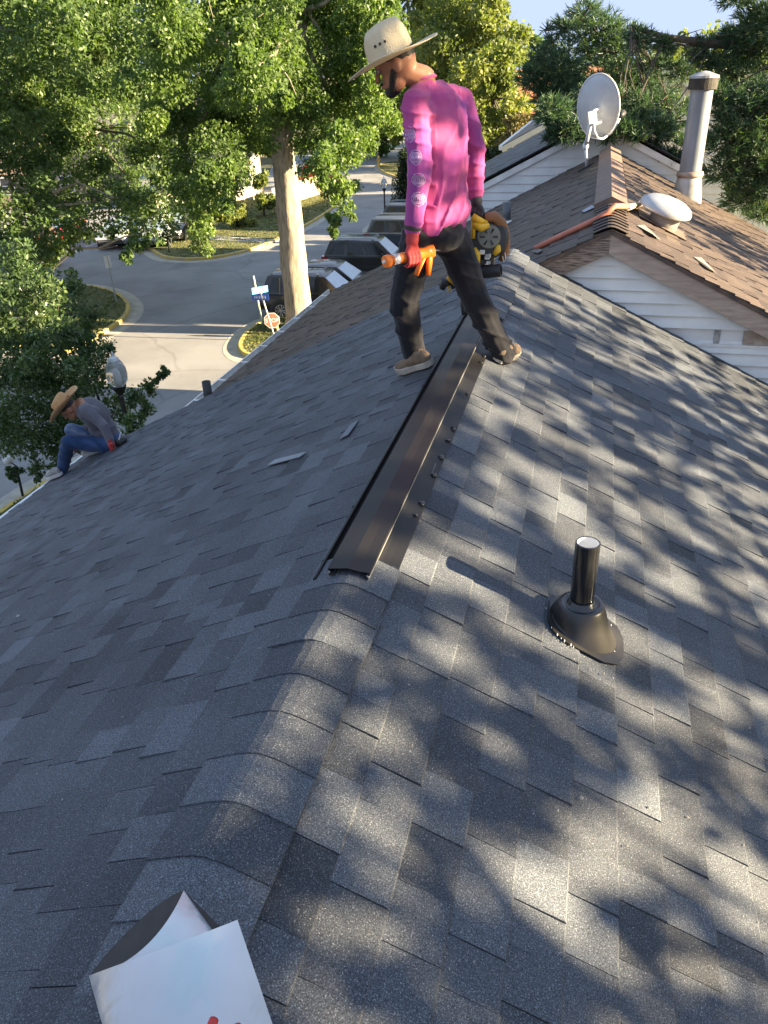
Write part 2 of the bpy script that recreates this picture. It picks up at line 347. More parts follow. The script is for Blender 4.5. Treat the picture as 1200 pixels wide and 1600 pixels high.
# ================================================================== houses
M_sh = shingle_mat('charcoal_shingle', (.022, .026, .035), (.106, .120, .142), (.42, .41, .38), 300, .7)
M_br = shingle_mat('brown_shingle', (.042, .030, .025), (.106, .077, .059), (.34, .26, .2), 260, .5, stain=(.10, .075, .06))
M_gr = shingle_mat('slate_shingle', (.06, .06, .065), (.12, .12, .125), (.3, .3, .3), 150, .4)
M_deck = mat('roof_felt', (.02, .02, .022), (.03, .03, .03), rough=.9)
M_wall = mat('cream_siding', (.62, .58, .46), (.68, .63, .5), rough=.6, scale=5)
M_white = mat('white_siding', (.70, .71, .70), (.60, .62, .62), rough=.5, scale=4, bump=.05)
M_trim = mat('weathered_pink_beige_paint', (.42, .33, .27), (.30, .235, .19), rough=.85, scale=6, stretch=(1, 1, 6), bump=.4)
M_wtrim = mat('white_metal_trim', (.75, .75, .73), (.6, .6, .58), rough=.4, scale=6)
BUDGET = {}
def shingles(parent, rx, rz, y0, y1, Ls, mt, name='shingle', expo=.143, hmax=.0095, widths=(.095, .115, .135, .155, .18, .21), keep=300, sides=(-1, 1), seed=1, tones=.17):
    r = random.Random(seed); pieces = []; q = math.sqrt(1+PS*PS)
    for side in sides:
        sv = V(side, 0, -PS)/q; nv = V(side*PS, 0, 1)/q; L = Ls[0] if side < 0 else Ls[1]; nC = int(L/expo)
        for k in range(nC+1):
            sl_ = L-k*expo+.02; sh_ = max(sl_-expo-.035, .0)
            if sl_ < .03: continue
            y = y0-r.random()*.3; hi = r.random() < .5
            while y < y1:
                wd = r.choice(widths)*(1.1 if hi else 1); a = max(y, y0); b = min(y+wd, y1); y += wd
                if b-a > .015:
                    h = hmax if hi else hmax*.56
                    h *= 1+.25*r.uniform(-1, 1)
                    t = .35+tones*r.gauss(0, 1)*.75+(.08 if hi else -.06)
                    P0 = V(rx, 0, rz); jl = r.uniform(-.002, .002)
                    c = [P0+sv*(sl_+jl)+V(0, a+.0012, 0), P0+sv*(sl_+jl)+V(0, b-.0012, 0), P0+sv*sh_+V(0, b-.0012, 0), P0+sv*sh_+V(0, a+.0012, 0)]
                    sb = -sv*.0055; hb_ = h*.62; lip = [c[0]+nv*hb_, c[1]+nv*hb_]; top = lip+[c[2]+nv*.0015, c[3]+nv*.0015, c[0]+sb+nv*h, c[1]+sb+nv*h]; bot = [c[0]-nv*.001, c[1]-nv*.001, c[2]-nv*.002, c[3]-nv*.002]
                    mid = (c[0]+c[1]+c[2]+c[3])/4; px, py, zz = proj(mid)
                    vis = zz > .2 and -5 < px < 1205 and -5 < py < 1605 and np.dot(CAM-mid, nv) > 0
                    sz = (b-a)*expo*np.dot(CAM-mid, nv)/max(np.linalg.norm(CAM-mid), .1)**3 if vis else 0
                    pieces.append((sz, top+bot, t, side))
                hi = not hi if r.random() < .8 else hi
    pieces.sort(key=lambda p: -p[0])
    F8 = [(4, 5, 2, 3), (0, 1, 5, 4), (6, 7, 1, 0), (7, 8, 2, 5, 1), (9, 6, 0, 4, 3)]; F8r = [f[::-1] for f in F8]
    for sz, v, t, side in pieces[:keep]: mk(name, v, F8 if side > 0 else F8r, mt, parent, tone=t)
    mb = MB(); tn = []
    for sz, v, t, side in pieces[keep:]: mb.add(v, F8 if side > 0 else F8r); tn += [t]*5
    mk('shingle_field', mb.v, mb.f, mt, parent, tone=tn, kind='stuff')
def deck(parent, rx, rz, y0, y1, el, er, th=.09):
    mb = MB(); q = math.sqrt(1+PS*PS)
    pts = [V(rx-el, 0, rz-PS*el), V(rx, 0, rz), V(rx+er, 0, rz-PS*er)]
    t = [p+V(0, 0, -.006) for p in pts]; b = [p+V(0, 0, -.006-th) for p in pts]
    v = [p+V(0, y, 0) for y in (y0, y1) for p in t+b]
    mb.add(v, [(0, 1, 7, 6), (1, 2, 8, 7), (3, 9, 10, 4), (4, 10, 11, 5), (0, 6, 9, 3), (2, 5, 11, 8), (0, 3, 4, 1), (1, 4, 5, 2), (6, 7, 10, 9), (7, 8, 11, 10)])
    return mb.build('roof_deck', M_deck, parent)
def walls(parent, rx, rz, y0, y1, wl, wr, mt, front=True):
    mb = MB(); zl = rz-PS*wl-.1; zr = rz-PS*wr-.1
    sec = [(rx-wl, 0), (rx+wr, 0), (rx+wr, zr), (rx, rz-.13), (rx-wl, zl)]
    v = [(x, y, z) for y in (y0, y1) for x, z in sec]
    mb.add(v, [(0, 1, 2, 3, 4), (9, 8, 7, 6, 5)]+[(i+5, (i+1) % 5+5, (i+1) % 5, i) for i in range(5)])
    return mb.build('wall', mt, parent)
def facade(parent, x, y0, y1, zt):
    M_gl = mat('dark_window_glass', (.03, .035, .04), (.05, .055, .06), rough=.08)
    for z0 in (.9, 3.1):
        if z0+1.3 > zt: continue
        for yc in (y0+(y1-y0)*.28, y0+(y1-y0)*.72):
            fr = MB(); fr.box((x-.05, yc-.55, z0), (x-.01, yc+.55, z0+1.25)); wo = fr.build('window', M_wtrim, parent)
            pn = MB(); pn.box((x-.06, yc-.46, z0+.08), (x-.052, yc+.46, z0+.58)).box((x-.06, yc-.46, z0+.66), (x-.052, yc+.46, z0+1.17)); pn.build('pane', M_gl, wo)
Q = math.sqrt(1+PS*PS)
# ---- the house underfoot
E1 = 7.19
H1 = thing('townhouse', 'townhouse with new charcoal shingle roof that both workers are on', 'house', (0, 2.3, 0))
deck(H1, 0, RZ, -2.5, E1-.005, 4.86, 5.2); walls(H1, 0, RZ, -2.3, E1-.2, 4.45, 4.7, M_wall); facade(H1, -4.45, -2.3, E1-.2, 4.6)
shingles(H1, 0, RZ, -1.2, E1, (4.88*Q, 5.22*Q), M_sh, seed=3)
# ridge caps: curved cap shingles, butt edges towards the camera
def ridge_cap(parent, y0, length, rx, rz, mt, hw=.142, seed=0, th=.0055, lift=.010):
    r = random.Random(seed); N = 10; v = []; f = []
    hw += r.uniform(-.004, .006); sk = r.uniform(-.006, .006)
    for iy, (yy, up) in enumerate(((y0, lift), (y0+length, .004))):
        for j in range(N+1):
            x = -hw+2*hw*j/N; R = .042; 
            z = -PS*(math.sqrt(x*x+R*R)-R*.62)+up+.012
            v.append((rx+x+sk*(1-iy), yy+sk*x*2, rz+z))
    n = N+1; base = len(v); v += [(a, b, c-th) for a, b, c in v]
    for j in range(N):
        f += [(j, j+1, n+j+1, n+j), (base+j, j+0, n+j, base+n+j)] if j == 0 else [(j, j+1, n+j+1, n+j)]
        f.append((base+j+1, j+1, j, base+j))
    f.append((N, base+N, base+n+N, n+N))
    return mk('ridge_cap', v, f, mt, parent, smooth=False, tone=.42+r.gauss(0, .2))
for i, yy in enumerate(np.arange(-.52, 1.99, .1445)): ridge_cap(H1, yy, .21 if yy < 1.85 else .18, 0, RZ, M_sh, seed=i, hw=.14)
for i, yy in enumerate(np.arange(5.14, E1-.1, .1445)): ridge_cap(H1, yy, .2 if yy < 6.9 else .15, 0, RZ, M_sh, seed=50+i, hw=.15, lift=.008, th=.004)
de = MB(); ex = 4.90; ez = RZ-PS*ex
de.box((-ex-.012, -2.5, ez-.09), (-ex+.004, E1, ez+.012)).box((-ex-.012, -2.5, ez+.012), (-ex+.05, E1, ez+.016)); de.build('drip_edge', M_wtrim, H1)

# ---- brown-roofed neighbour, its ridge one step to the right
E2 = 14.2; G0 = E1+.02
H2 = thing('townhouse', 'neighbouring townhouse with worn brown roof and white gable siding', 'house', (BX, 10.7, 0))
deck(H2, BX, BZ, G0-.06, E2, 4.7, 6.0, .07); walls(H2, BX, BZ, G0+.03, E2-.05, 4.4, 5.6, M_wall); facade(H2, BX-4.4, G0, E2, 4.6)
shingles(H2, BX, BZ, G0-.09, E2, (4.74*Q, 6.04*Q), M_br, seed=5, hmax=.015, widths=(.16, .2, .25, .3), tones=.26)
gu = MB(); gx = BX-4.78; gz = BZ-PS*4.78
gu.box((gx-.10, E1+.05, gz-.09), (gx-.092, E2, gz+.012)).box((gx-.10, E1+.05, gz-.10), (gx+.03, E2, gz-.092)).box((gx-.112, E1+.05, gz+.004), (gx-.092, E2, gz+.016)); gu.build('gutter', M_wtrim, H2)
gb = MB()
for yy in np.arange(E1+.5, E2, .75): gb.box((gx-.10, yy, gz+.014), (gx+.04, yy+.03, gz+.024))
gb.build('gutter_strap', M_wtrim, H2)
# rake boards
def rake(side, x_end, hgt, y, th, top, name, mt):
    mb = MB(); x0 = BX; x1 = BX+side*x_end
    z0 = BZ-top; z1 = BZ-PS*x_end-top
    v = [(x0, y, z0), (x1, y, z1), (x1, y, z1-hgt), (x0, y, z0-hgt)]; v += [(a, b+th, c) for a, b, c in v]
    f = [(0, 3, 2, 1), (4, 5, 6, 7), (0, 1, 5, 4), (3, 7, 6, 2), (1, 2, 6, 5), (0, 4, 7, 3)]
    return mb.add(v, f if side > 0 else [q[::-1] for q in f]).build(name, mt, H2)
rake(1, 5.9, .165, G0-.075, .03, .035, 'rake_board', M_trim)
M_rot = mat('rotting_bare_wood', (.32, .25, .2), (.10, .075, .06), rough=.95, scale=9, stretch=(1, 1, 14), bump=.7, lo=.42, hi=.6)
o = rake(-1, 1.25, .165, G0-.075, .03, .035, 'rake_board', M_rot); o['label'] = 'rotting rake board with peeling paint'
M_edge = mat('drip_edge_rusty', (.06, .045, .04), (.12, .08, .06), rough=.8, scale=10)
rake(1, 5.95, .034, G0-.088, .02, .004, 'roof_edge', M_edge); rake(-1, 1.3, .034, G0-.088, .02, .004, 'roof_edge', M_edge)
# lap siding boards on the gable
bh = .105; zt = BZ-.205; k = 0; zz = zt
gap_hi, gap_lo = 6.475, 6.285
while zz > 5.0:
    z1 = zz; z0 = zz-bh; zz -= bh
    xr0 = BX+(BZ-.2-z0)/PS; xr1 = BX+(BZ-.2-z1)/PS if z1 < BZ-.2 else BX
    xl0 = max(BX-(BZ-.2-z0)/PS, -.05); xl1 = max(BX-(BZ-.2-z1)/PS, -.05)
    xa = (RZ-.02-z0)/PS-.15; xb = (RZ-.02-z1)/PS-.15          # hidden below our roof from here leftwards
    xl0 = max(xl0, xa); xl1 = max(xl1, xb)
    if gap_lo < (z0+z1)/2 < gap_hi: continue
    if xr1-xl1 < .01: xl1 = xr1-.01
    y1_, y0_ = G0+.022, G0-.008
    v = [(xl0, y0_, z0), (xr0, y0_, z0), (xr1, y1_, z1), (xl1, y1_, z1), (xl0, G0+.03, z0), (xr0, G0+.03, z0)]
    mk('siding_board', v, [(0, 1, 2, 3), (4, 5, 1, 0)], M_white, H2)
she = MB(); she.slab([(1.0, G0+.028, gap_lo-.06), (2.46, G0+.028, gap_lo-.06), (1.88, G0+.028, gap_hi+.04), (1.0, G0+.028, gap_hi+.04)], (0, -1, 0), .004); o = she.build('sheathing', mat('house_wrap', (.66, .67, .68), (.5, .5, .5), rough=.7, scale=3), H2)
st = MB(); st.box((1.78, G0+.014, gap_lo), (1.83, G0+.022, gap_hi-.02)); st.build('stud_strip', mat('grey_tape', (.35, .35, .34), (.2, .2, .2), scale=20), H2)
jc = MB(); jc.box((1.35, G0-.002, gap_lo-.018), (2.38, G0+.02, gap_lo+.006)); jc.build('starter_strip', M_wtrim, H2)
br_ = MB(); rb = random.Random(4)
xs = np.linspace(2.02, 2.3, 7)
for i in range(6):
    za = gap_hi-.005-.03*i; br_.box((xs[i], G0+.008, gap_lo+.01), (xs[i+1], G0+.02, za-rb.random()*.05+.01))
br_.build('broken_sheathing', mat('torn_fibreboard', (.45, .38, .31), (.28, .22, .18), scale=14, bump=.5), H2)

# ---- ridge vent of the neighbour (old, brown) and its caps
for i, yy in enumerate(np.arange(G0-.08, 8.35, .15)): ridge_cap(H2, yy, .2, BX, BZ, M_br, seed=90+i, hw=.15, lift=.02)
rv = MB()
for s in (-1, 1): rv.add([(BX, 8.5, BZ+.075), (BX+s*.16, 8.5, BZ+.0), (BX+s*.16, 13.9, BZ+.0), (BX, 13.9, BZ+.075), (BX, 8.5, BZ-.01), (BX+s*.16, 8.5, BZ-.09), (BX+s*.16, 13.9, BZ-.09)], [(0, 1, 2, 3), (0, 4, 5, 1), (1, 5, 6, 2)])
rv.build('old_ridge_vent', mat('brown_vent_cap', (.20, .13, .095), (.13, .09, .07), scale=9, bump=.3), H2)
rt = MB()
for i in range(60): rt.box((BX+.162, 8.5+i*.09, BZ-.085), (BX+.17, 8.55+i*.09, BZ-.01))
rt.build('vent_slot', M_edge, H2)

# ---- third house: white gable, slate roof
H3x, H3z, E3 = .62, 7.72, 21.2
H3 = thing('townhouse', 'third townhouse with white lap siding gable and slate grey roof', 'house', (H3x, 17.7, 0))
e3 = H3x-onY(652, 350, E2)[0]
deck(H3, H3x, H3z, E2+.03, E3, e3, 1.6, .06); walls(H3, H3x, H3z, E2+.1, E3-.05, e3-.3, 1.35, M_white)
shingles(H3, H3x, H3z, E2, E3, ((e3+.04)*Q, 1.63*Q), M_gr, seed=8, keep=0, widths=(.3, .4, .5), expo=.2)
zz = H3z-.2
while zz > 5.6:
    z1, z0 = zz, zz-.13; zz -= .13; hw1 = (H3z-.17-z1)/PS; hw0 = (H3z-.17-z0)/PS; l1, l0 = min(hw1, e3-.28), min(hw0, e3-.28)
    mk('siding_board', [(H3x-l0, E2+.07, z0), (H3x+min(hw0, 1.36), E2+.07, z0), (H3x+min(hw1, 1.36), E2+.09, z1), (H3x-l1, E2+.09, z1), (H3x-l0, E2+.1, z0), (H3x+min(hw0, 1.36), E2+.1, z0)], [(0, 1, 2, 3), (4, 5, 1, 0)], M_white, H3)
for s in (-1, 1):
    mb = MB(); L3 = 1.6 if s > 0 else e3; x1 = H3x+s*L3
    v = [(H3x, E2+.03, H3z-.03), (x1, E2+.03, H3z-.03-PS*L3), (x1, E2+.03, H3z-.17-PS*L3), (H3x, E2+.03, H3z-.17)]; v += [(a, b+.03, c) for a, b, c in v]
    mb.add(v, [(0, 3, 2, 1), (3, 7, 6, 2), (0, 1, 5, 4)]).build('rake_board', M_wtrim, H3)
# ---- fourth house, a row further: cream siding
Y4 = 28.2; pA, pB = onY(785, 236, Y4), onY(880, 181, Y4); s4 = (pB[2]-pA[2])/(pB[0]-pA[0]); H4x = pB[0]+2.6; H4z = pB[2]+2.6*PS+.1; ew = H4x-pA[0]
H4 = thing('townhouse', 'far townhouse with cream siding and pale brown roof past white one', 'house', (H4x, 33, 0))
deck(H4, H4x, H4z, Y4, 42, ew, 5, .06); walls(H4, H4x, H4z, Y4+.25, 42, ew-.35, 4.7, M_wall)
M_pb = shingle_mat('pale_brown_shingle', (.16, .13, .115), (.26, .21, .18), (.4, .35, .3), 120, .3)
shingles(H4, H4x, H4z, Y4-.02, 42, (ew*Q, 5*Q), M_pb, seed=9, keep=0, widths=(.5, .7), expo=.28, tones=.15)
zz = H4z-.2
while zz > 4.4:
    z1, z0 = zz, zz-.22; zz -= .22; hw1 = min((H4z-.2-z1)/PS, ew-.36); hw0 = min((H4z-.2-z0)/PS, ew-.36)
    mk('siding_board', [(H4x-hw0, Y4+.19, z0), (H4x+hw0, Y4+.19, z0), (H4x+hw1, Y4+.225, z1), (H4x-hw1, Y4+.225, z1), (H4x-hw0, Y4+.24, z0), (H4x+hw0, Y4+.24, z0)], [(0, 1, 2, 3), (4, 5, 1, 0)], M_wall, H4)
for s in (-1, 1):
    L = ew if s < 0 else 5; mb = MB(); x1 = H4x+s*L
    v = [(H4x, Y4-.03, H4z-.02), (x1, Y4-.03, H4z-.02-PS*L), (x1, Y4-.03, H4z-.2-PS*L), (H4x, Y4-.03, H4z-.2)]; v += [(a, b+.05, c) for a, b, c in v]
    mb.add(v, [(0, 3, 2, 1), (3, 7, 6, 2), (0, 1, 5, 4)]).build('rake_board', mat('cream_trim', (.7, .66, .5), (.62, .57, .43), scale=3), H4)
mb = MB(); mb.box((H4x-ew-.12, Y4, H4z-PS*ew-.14), (H4x-ew, 42, H4z-PS*ew-.0)); mb.build('gutter', M_wtrim, H4)

# ---- houses far behind
def far_house(name, label, x, y, wx, wy, wall_h, roof_h, mw, mr, rz=0., axis='y'):
    H = thing(name, label, 'house', (x, y, 0), rz=rz); local()
    mb = MB(); mb.box((-wx/2, -wy/2, 0), (wx/2, wy/2, wall_h)); mb.build('wall', mw, H)
    a, b = wx/2+.35, wy/2+.35; rf = MB()
    if axis == 'y': v = [(-a, -b, wall_h-.1), (0, -b, wall_h+roof_h), (a, -b, wall_h-.1), (-a, b, wall_h-.1), (0, b, wall_h+roof_h), (a, b, wall_h-.1)]; 
    else: v = [(-a, b, wall_h-.1), (-a, 0, wall_h+roof_h), (-a, -b, wall_h-.1), (a, b, wall_h-.1), (a, 0, wall_h+roof_h), (a, -b, wall_h-.1)]
    rf.add(v, [(0, 1, 4, 3), (1, 2, 5, 4), (0, 2, 1), (3, 4, 5), (0, 3, 5, 2)]).build('roof', mr, H)
    gl = mat('dark_window_glass', (.03, .035, .04), (.05, .055, .06), rough=.08)
    for z0 in ([1.0, 3.7] if wall_h > 4.5 else [1.0]):
        for i in range(3):
            xx = -wx/2+wx*(i+.5)/3
            f = MB(); f.box((xx-.55, -wy/2-.05, z0), (xx+.55, -wy/2-.004, z0+1.3)); wo = f.build('window', M_wtrim, H)
            p = MB(); p.box((xx-.46, -wy/2-.06, z0+.08), (xx+.46, -wy/2-.052, z0+.6)).box((xx-.46, -wy/2-.06, z0+.68), (xx+.46, -wy/2-.052, z0+1.2)); p.build('pane', gl, wo)
    return H
M_brick = mat('orange_brick', (.36, .15, .09), (.28, .11, .07), scale=3, bump=.3)
M_rust = mat('rust_red_roof', (.42, .17, .10), (.36, .15, .09), rough=.9, scale=2)
M_rdk = mat('dark_roof', (.10, .09, .085), (.07, .065, .06), scale=2)
p = hd(846, 212, 84); far_house('house', 'house with rust red roof behind the yellowing trees', p[0]+2, p[1]+5, 12, 9, 4.4, 3.6, M_brick, M_rust, axis='x', rz=.3)
p = hd(985, 190, 50); far_house('house', 'orange brick house half hidden behind the pine boughs', p[0]+1, p[1], 7, 8, 5.4, 2.2, M_brick, M_rdk, rz=.2)
p = hd(1055, 190, 56); far_house('house', 'white and grey house glimpsed between pine boughs by flue', p[0]+1, p[1], 7, 8, 5.2, 2., M_white, M_rdk, rz=-.1)
p = onz(360, 318); far_house('house', 'sunlit pale house at the lawn edge behind yellow shrubs', p[0]-3.5, p[1]+3.5, 8, 9, 5.0, 2.3, mat('pale_stucco', (.55, .50, .40), (.48, .43, .34), scale=2, bump=.2), M_rdk, rz=.5)
p = onz(60, 330); far_house('house', 'tan house in shade behind the left row of trees', p[0]-4, p[1]+6, 14, 10, 5.4, 2.6, mat('tan_siding', (.36, .27, .2), (.3, .23, .17), scale=2), M_rdk, rz=.2)
EAST = [(9.4, .9, 11.2, 1.9, 5.6, 700), (10.2, 5.4, 12, 2.3, 5.6, 980), (10.6, 10.9, 11.6, 2.2, 6.0, 480), (11.2, 3.0, 11.5, 1.3, 6.0, 260)]
# ================================================================== trees and shrubs
M_bark = mat('oak_bark', (.33, .28, .215), (.19, .155, .115), rough=.95, scale=5, stretch=(3, 3, .5), bump=1., bscale=14, lo=.4, hi=.65)
M_bark2 = mat('dark_bark', (.10, .08, .06), (.055, .045, .035), rough=.95, scale=6, stretch=(3, 3, .5), bump=.8)
M_oak = leaf_mat('oak_leaf', (.048, .085, .026), (.115, .18, .05), (.22, .30, .09), .45)
M_dk = leaf_mat('dark_leaf', (.035, .066, .022), (.082, .138, .042), (.19, .25, .08), .42)
M_yg = leaf_mat('yellow_green_leaf', (.085, .12, .035), (.17, .205, .062), (.29, .30, .11), .45)
M_sh_ = leaf_mat('glossy_leaf', (.035, .07, .03), (.08, .13, .05), (.19, .24, .10), .32, .3)
M_rs = leaf_mat('russet_leaf', (.06, .05, .02), (.12, .10, .035), (.20, .15, .06), .3)
M_ndl = leaf_mat('pine_needle', (.03, .065, .042), (.065, .12, .065), (.15, .19, .09), .25)
M_cyp = leaf_mat('cypress_spray', (.012, .026, .012), (.022, .042, .016), (.07, .09, .03), .2)
def leaves(clumps, mt, parent, off, lw=(.09, .05), droop=.3, seed=0, name='crown', tone_sd=.16, per=None, flat=False):
    """clumps: (centre, radius, leaf count, tone shift); each leaf is one folded diamond"""
    rg = np.random.default_rng(seed); P = []; T = []; C = []
    for c, r, n, ts in clumps:
        n = int(n)
        d = rg.normal(0, 1, (n, 3)); d /= np.linalg.norm(d, axis=1)[:, None]; rad = np.asarray(r)*(rg.random(n)**.45)[:, None]
        P.append(np.asarray(c)+d*rad*np.array([1, 1, .85])); C.append(d); T.append(rg.normal(.45+ts, tone_sd, n))
    P = np.vstack(P); D = np.vstack(C); T = np.clip(np.concatenate(T), 0, 1); n = len(P)
    L = lw[0]*(.7+.6*rg.random(n))[:, None]; W = lw[1]*(.7+.6*rg.random(n))[:, None]
    ax = D*.6+rg.normal(0, .7, (n, 3)); ax[:, 2] -= droop; ax /= np.linalg.norm(ax, axis=1)[:, None]
    sd_ = np.cross(ax, rg.normal(0, 1, (n, 3))+np.array([0, 0, .6])); sd_ /= np.linalg.norm(sd_, axis=1)[:, None]
    up = np.cross(ax, sd_)
    v = np.stack([P-ax*L*.5, P-ax*L*.05+sd_*W*.5+up*W*.12, P+ax*L*.5, P-ax*L*.05-sd_*W*.5+up*W*.12], 1)
    return np_quads(name, v, n, mt, parent, T, off)
def limb(mb, a, b, ra, rb, sag=0., n=7, seg=5, wob=.06, rnd=random):
    a = np.asarray(a, float); b = np.asarray(b, float); L = np.linalg.norm(b-a); pts = []; rs = []
    for i in range(seg+1):
        t = i/seg; p = a+(b-a)*t+V(0, 0, sag*L*math.sin(math.pi*t)); 
        if 0 < i < seg: p = p+np.array([rnd.gauss(0, wob*L*.5) for _ in range(3)])*min(t, 1-t)*2
        pts.append(p); rs.append(ra+(rb-ra)*t)
    mb.tube(pts, rs, n); return pts
def px_clumps(spec, D, spread, n, seed, ts=0., jit=.25, fill=1.):
    """crown lumps given where the photograph shows them; each gets its own distance inside the crown"""
    r = random.Random(seed); out = []
    for s in spec:
        x, y, rp = s[:3]; d = D+r.gauss(0, spread) if len(s) < 4 else s[3]
        c = dist(x, y, d); rm = rp/FPX*d*1.0
        out.append((c, rm, n*fill*max((rp/40.)**2, .25)*r.uniform(.8, 1.2), ts+r.gauss(0, .10)))
    return out
def fray(clumps, seed, k=3, fr=.45, out=.95, nf=.22):
    """smaller tufts poking out of every lump so outlines stay uneven"""
    r = random.Random(seed); o = []
    for c, rm, n, ts in clumps:
        o.append((c, rm*.82, n*.6, ts))
        for _ in range(k):
            d = np.array([r.gauss(0, 1) for _ in range(3)]); d /= np.linalg.norm(d)
            o.append((c+d*rm*out*r.uniform(.7, 1.15), rm*fr*r.uniform(.6, 1.2), n*nf, ts+r.gauss(0, .12)))
    return o
def tree(name, label, cat, base, trunk_pts, trunk_r, clumps, lm, bm_, lw, seed, group=None, limbs=10, droop=.3, limb_from=.6, lr=.09, bark_n=14, tsd=.16):
    t = thing(name, label, cat, base, group); off = np.array(base, float); r = random.Random(seed)
    mb = MB(); pts = [np.asarray(p, float) for p in trunk_pts]
    # extra rings with a little irregularity
    P = []; R = []
    for i in range(len(pts)-1):
        for k in range(7):
            u = k/7; P.append(pts[i]*(1-u)+pts[i+1]*u+np.array([r.gauss(0, .012) for _ in range(3)])*trunk_r[i]*2); R.append(trunk_r[i]*(1-u)+trunk_r[i+1]*u)
    P.append(pts[-1]); R.append(trunk_r[-1]); mb.tube(P, R, bark_n)
    cs = sorted(clumps, key=lambda c: -c[1])[:max(limbs*2, limbs)]; r.shuffle(cs)
    for c in cs[:limbs]:
        i = int(len(P)*(limb_from+(1-limb_from)*r.random()*.98)); i = min(i, len(P)-1)
        q = limb(mb, P[i], c[0], min(lr, R[i]*.7), lr*.22, sag=.05, rnd=r)
        for _ in range(2):
            e = q[3]+(c[0]-q[3])*.5+np.array([r.gauss(0, c[1]*.6) for _ in range(3)]); limb(mb, q[3], e, lr*.32, lr*.08, seg=3, n=5, rnd=r)
    vv = np.array(mb.v); nr = len(P)*bark_n; cc = np.repeat(np.array(P), bark_n, 0); dd = vv[:nr]-cc; k_ = np.array([1+.16*mnoise.noise(Vector((math.atan2(d[1], d[0])*2.2, q[2]*.55, seed)))+.09*mnoise.noise(Vector((math.atan2(d[1], d[0])*5., q[2]*1.6, seed+4))) for d, q in zip(dd, vv[:nr])]); vv[:nr] = cc+dd*k_[:, None]; mb.v = [tuple(q) for q in vv]
    o = mb.build('trunk', bm_, t, smooth=True)
    leaves(clumps, lm, t, off, lw, droop, seed, tone_sd=tsd)
    return t

# --- the big oak over the street
ob = onz(470, 519)
fork = dist(441, 214, 28.6); f2 = dist(446, 150, 28.6); f3 = dist(455, 60, 28.8); f4 = dist(460, -60, 29)
sp = [(300, 60, 60), (360, 40, 62), (420, 60, 60), (480, 50, 62), (530, 70, 55), (560, 120, 45), (330, 120, 60), (400, 120, 55), (480, 130, 48), (520, 170, 48), (560, 190, 42), (590, 160, 36),
      (300, 180, 55), (360, 180, 50), (390, 215, 40), (340, 230, 50), (290, 250, 50), (330, 290, 42), (300, 320, 40), (310, 365, 24), (350, 275, 28), (500, 215, 42), (540, 235, 38), (520, 265, 30), (530, 295, 26), (540, 325, 20), (524, 345, 12), (521, 362, 9), (505, 250, 24), (575, 215, 24),
      (420, -20, 70), (500, -30, 70), (340, -40, 75), (570, -20, 60), (600, 50, 45), (260, 120, 55), (265, 40, 60), (600, 110, 40), (610, 190, 26), (560, 60, 45)]
cl = fray(px_clumps(sp+[(440, 165, 34, 27.4), (462, 118, 42, 27.3), (418, 196, 26, 27.6), (470, 190, 24, 27.4), (430, 80, 45, 27.3)], 28.5, 2.4, 1500, 1, ts=.03), 2, k=4)
tree('oak_tree', 'tall oak with thick pale trunk and drooping boughs beside the street signs', 'tree', ob,
     [ob, ob+(fork-ob)*.08, ob+(fork-ob)*.5, fork, f2, f3, f4], [.62, .5, .43, .36, .27, .2, .08], cl, M_oak, M_bark, (.135, .07), 3, limbs=15, droop=.55, limb_from=.66, lr=.10, bark_n=26)
mb = MB()
# --- dark trees on the left
sp = [(40, 40, 80), (120, 30, 75), (200, 50, 70), (60, 130, 75), (150, 120, 70), (230, 140, 50), (30, 210, 65), (110, 210, 65), (190, 210, 55), (250, 230, 45), (60, 290, 50), (140, 290, 45), (210, 290, 40), (245, 330, 35), (200, 350, 24), (270, 290, 35), (20, -40, 80), (140, -50, 80), (-60, 60, 90), (-60, 200, 90), (240, -30, 60), (240, 60, 45)]
b1 = V(-27, 37, 0)
tree('shade_tree', 'dark spreading tree over the parked cars across the street', 'tree', b1, [b1, b1+V(.2, 0, 3), b1+V(.3, .3, 7), b1+V(0, 0, 13)], [.4, .32, .26, .08], fray(px_clumps(sp, 40, 3.5, 1050, 11, ts=-.02), 12, k=4), M_dk, M_bark2, (.19, .10), 13, limbs=18, lr=.13)
sp = [(20, 20, 60), (60, 60, 55), (20, 110, 55), (90, 100, 40), (10, 180, 50), (60, 170, 40), (15, 250, 40), (30, -40, 70), (100, 20, 38), (-40, 100, 70), (90, -30, 50)]
b1 = V(-25, 27, 0)
tree('shade_tree', 'tree at left edge with bare dark branches against sky', 'tree', b1, [b1, b1+V(.1, .2, 3), b1+V(0, .3, 6), b1+V(.3, 0, 12)], [.3, .24, .2, .06], fray(px_clumps(sp, 30, 2.5, 520, 21), 22, k=4), M_dk, M_bark2, (.17, .09), 23, limbs=18, lr=.1)
# low pale boughs in front of the lot, on the near side of the street
sp = [(30, 370, 45), (80, 355, 42), (130, 345, 34), (60, 400, 38), (20, 420, 36), (170, 330, 34), (110, 385, 22), (215, 320, 34), (235, 360, 20), (215, 385, 14), (195, 400, 10), (0, 330, 40), (50, 310, 40)]
b1 = onz(66, 500)
tree('young_tree', 'young tree rooted in dry grass island with two slim sunlit trunks', 'tree', b1, [b1, b1+V(.05, .1, 1.5), b1+V(-.1, .2, 3.5), b1+V(.1, .1, 6)], [.2, .16, .12, .05], fray(px_clumps(sp, 30, 1.6, 650, 31), 32, k=4), M_dk, M_bark, (.17, .09), 33, limbs=12, lr=.07, limb_from=.35)
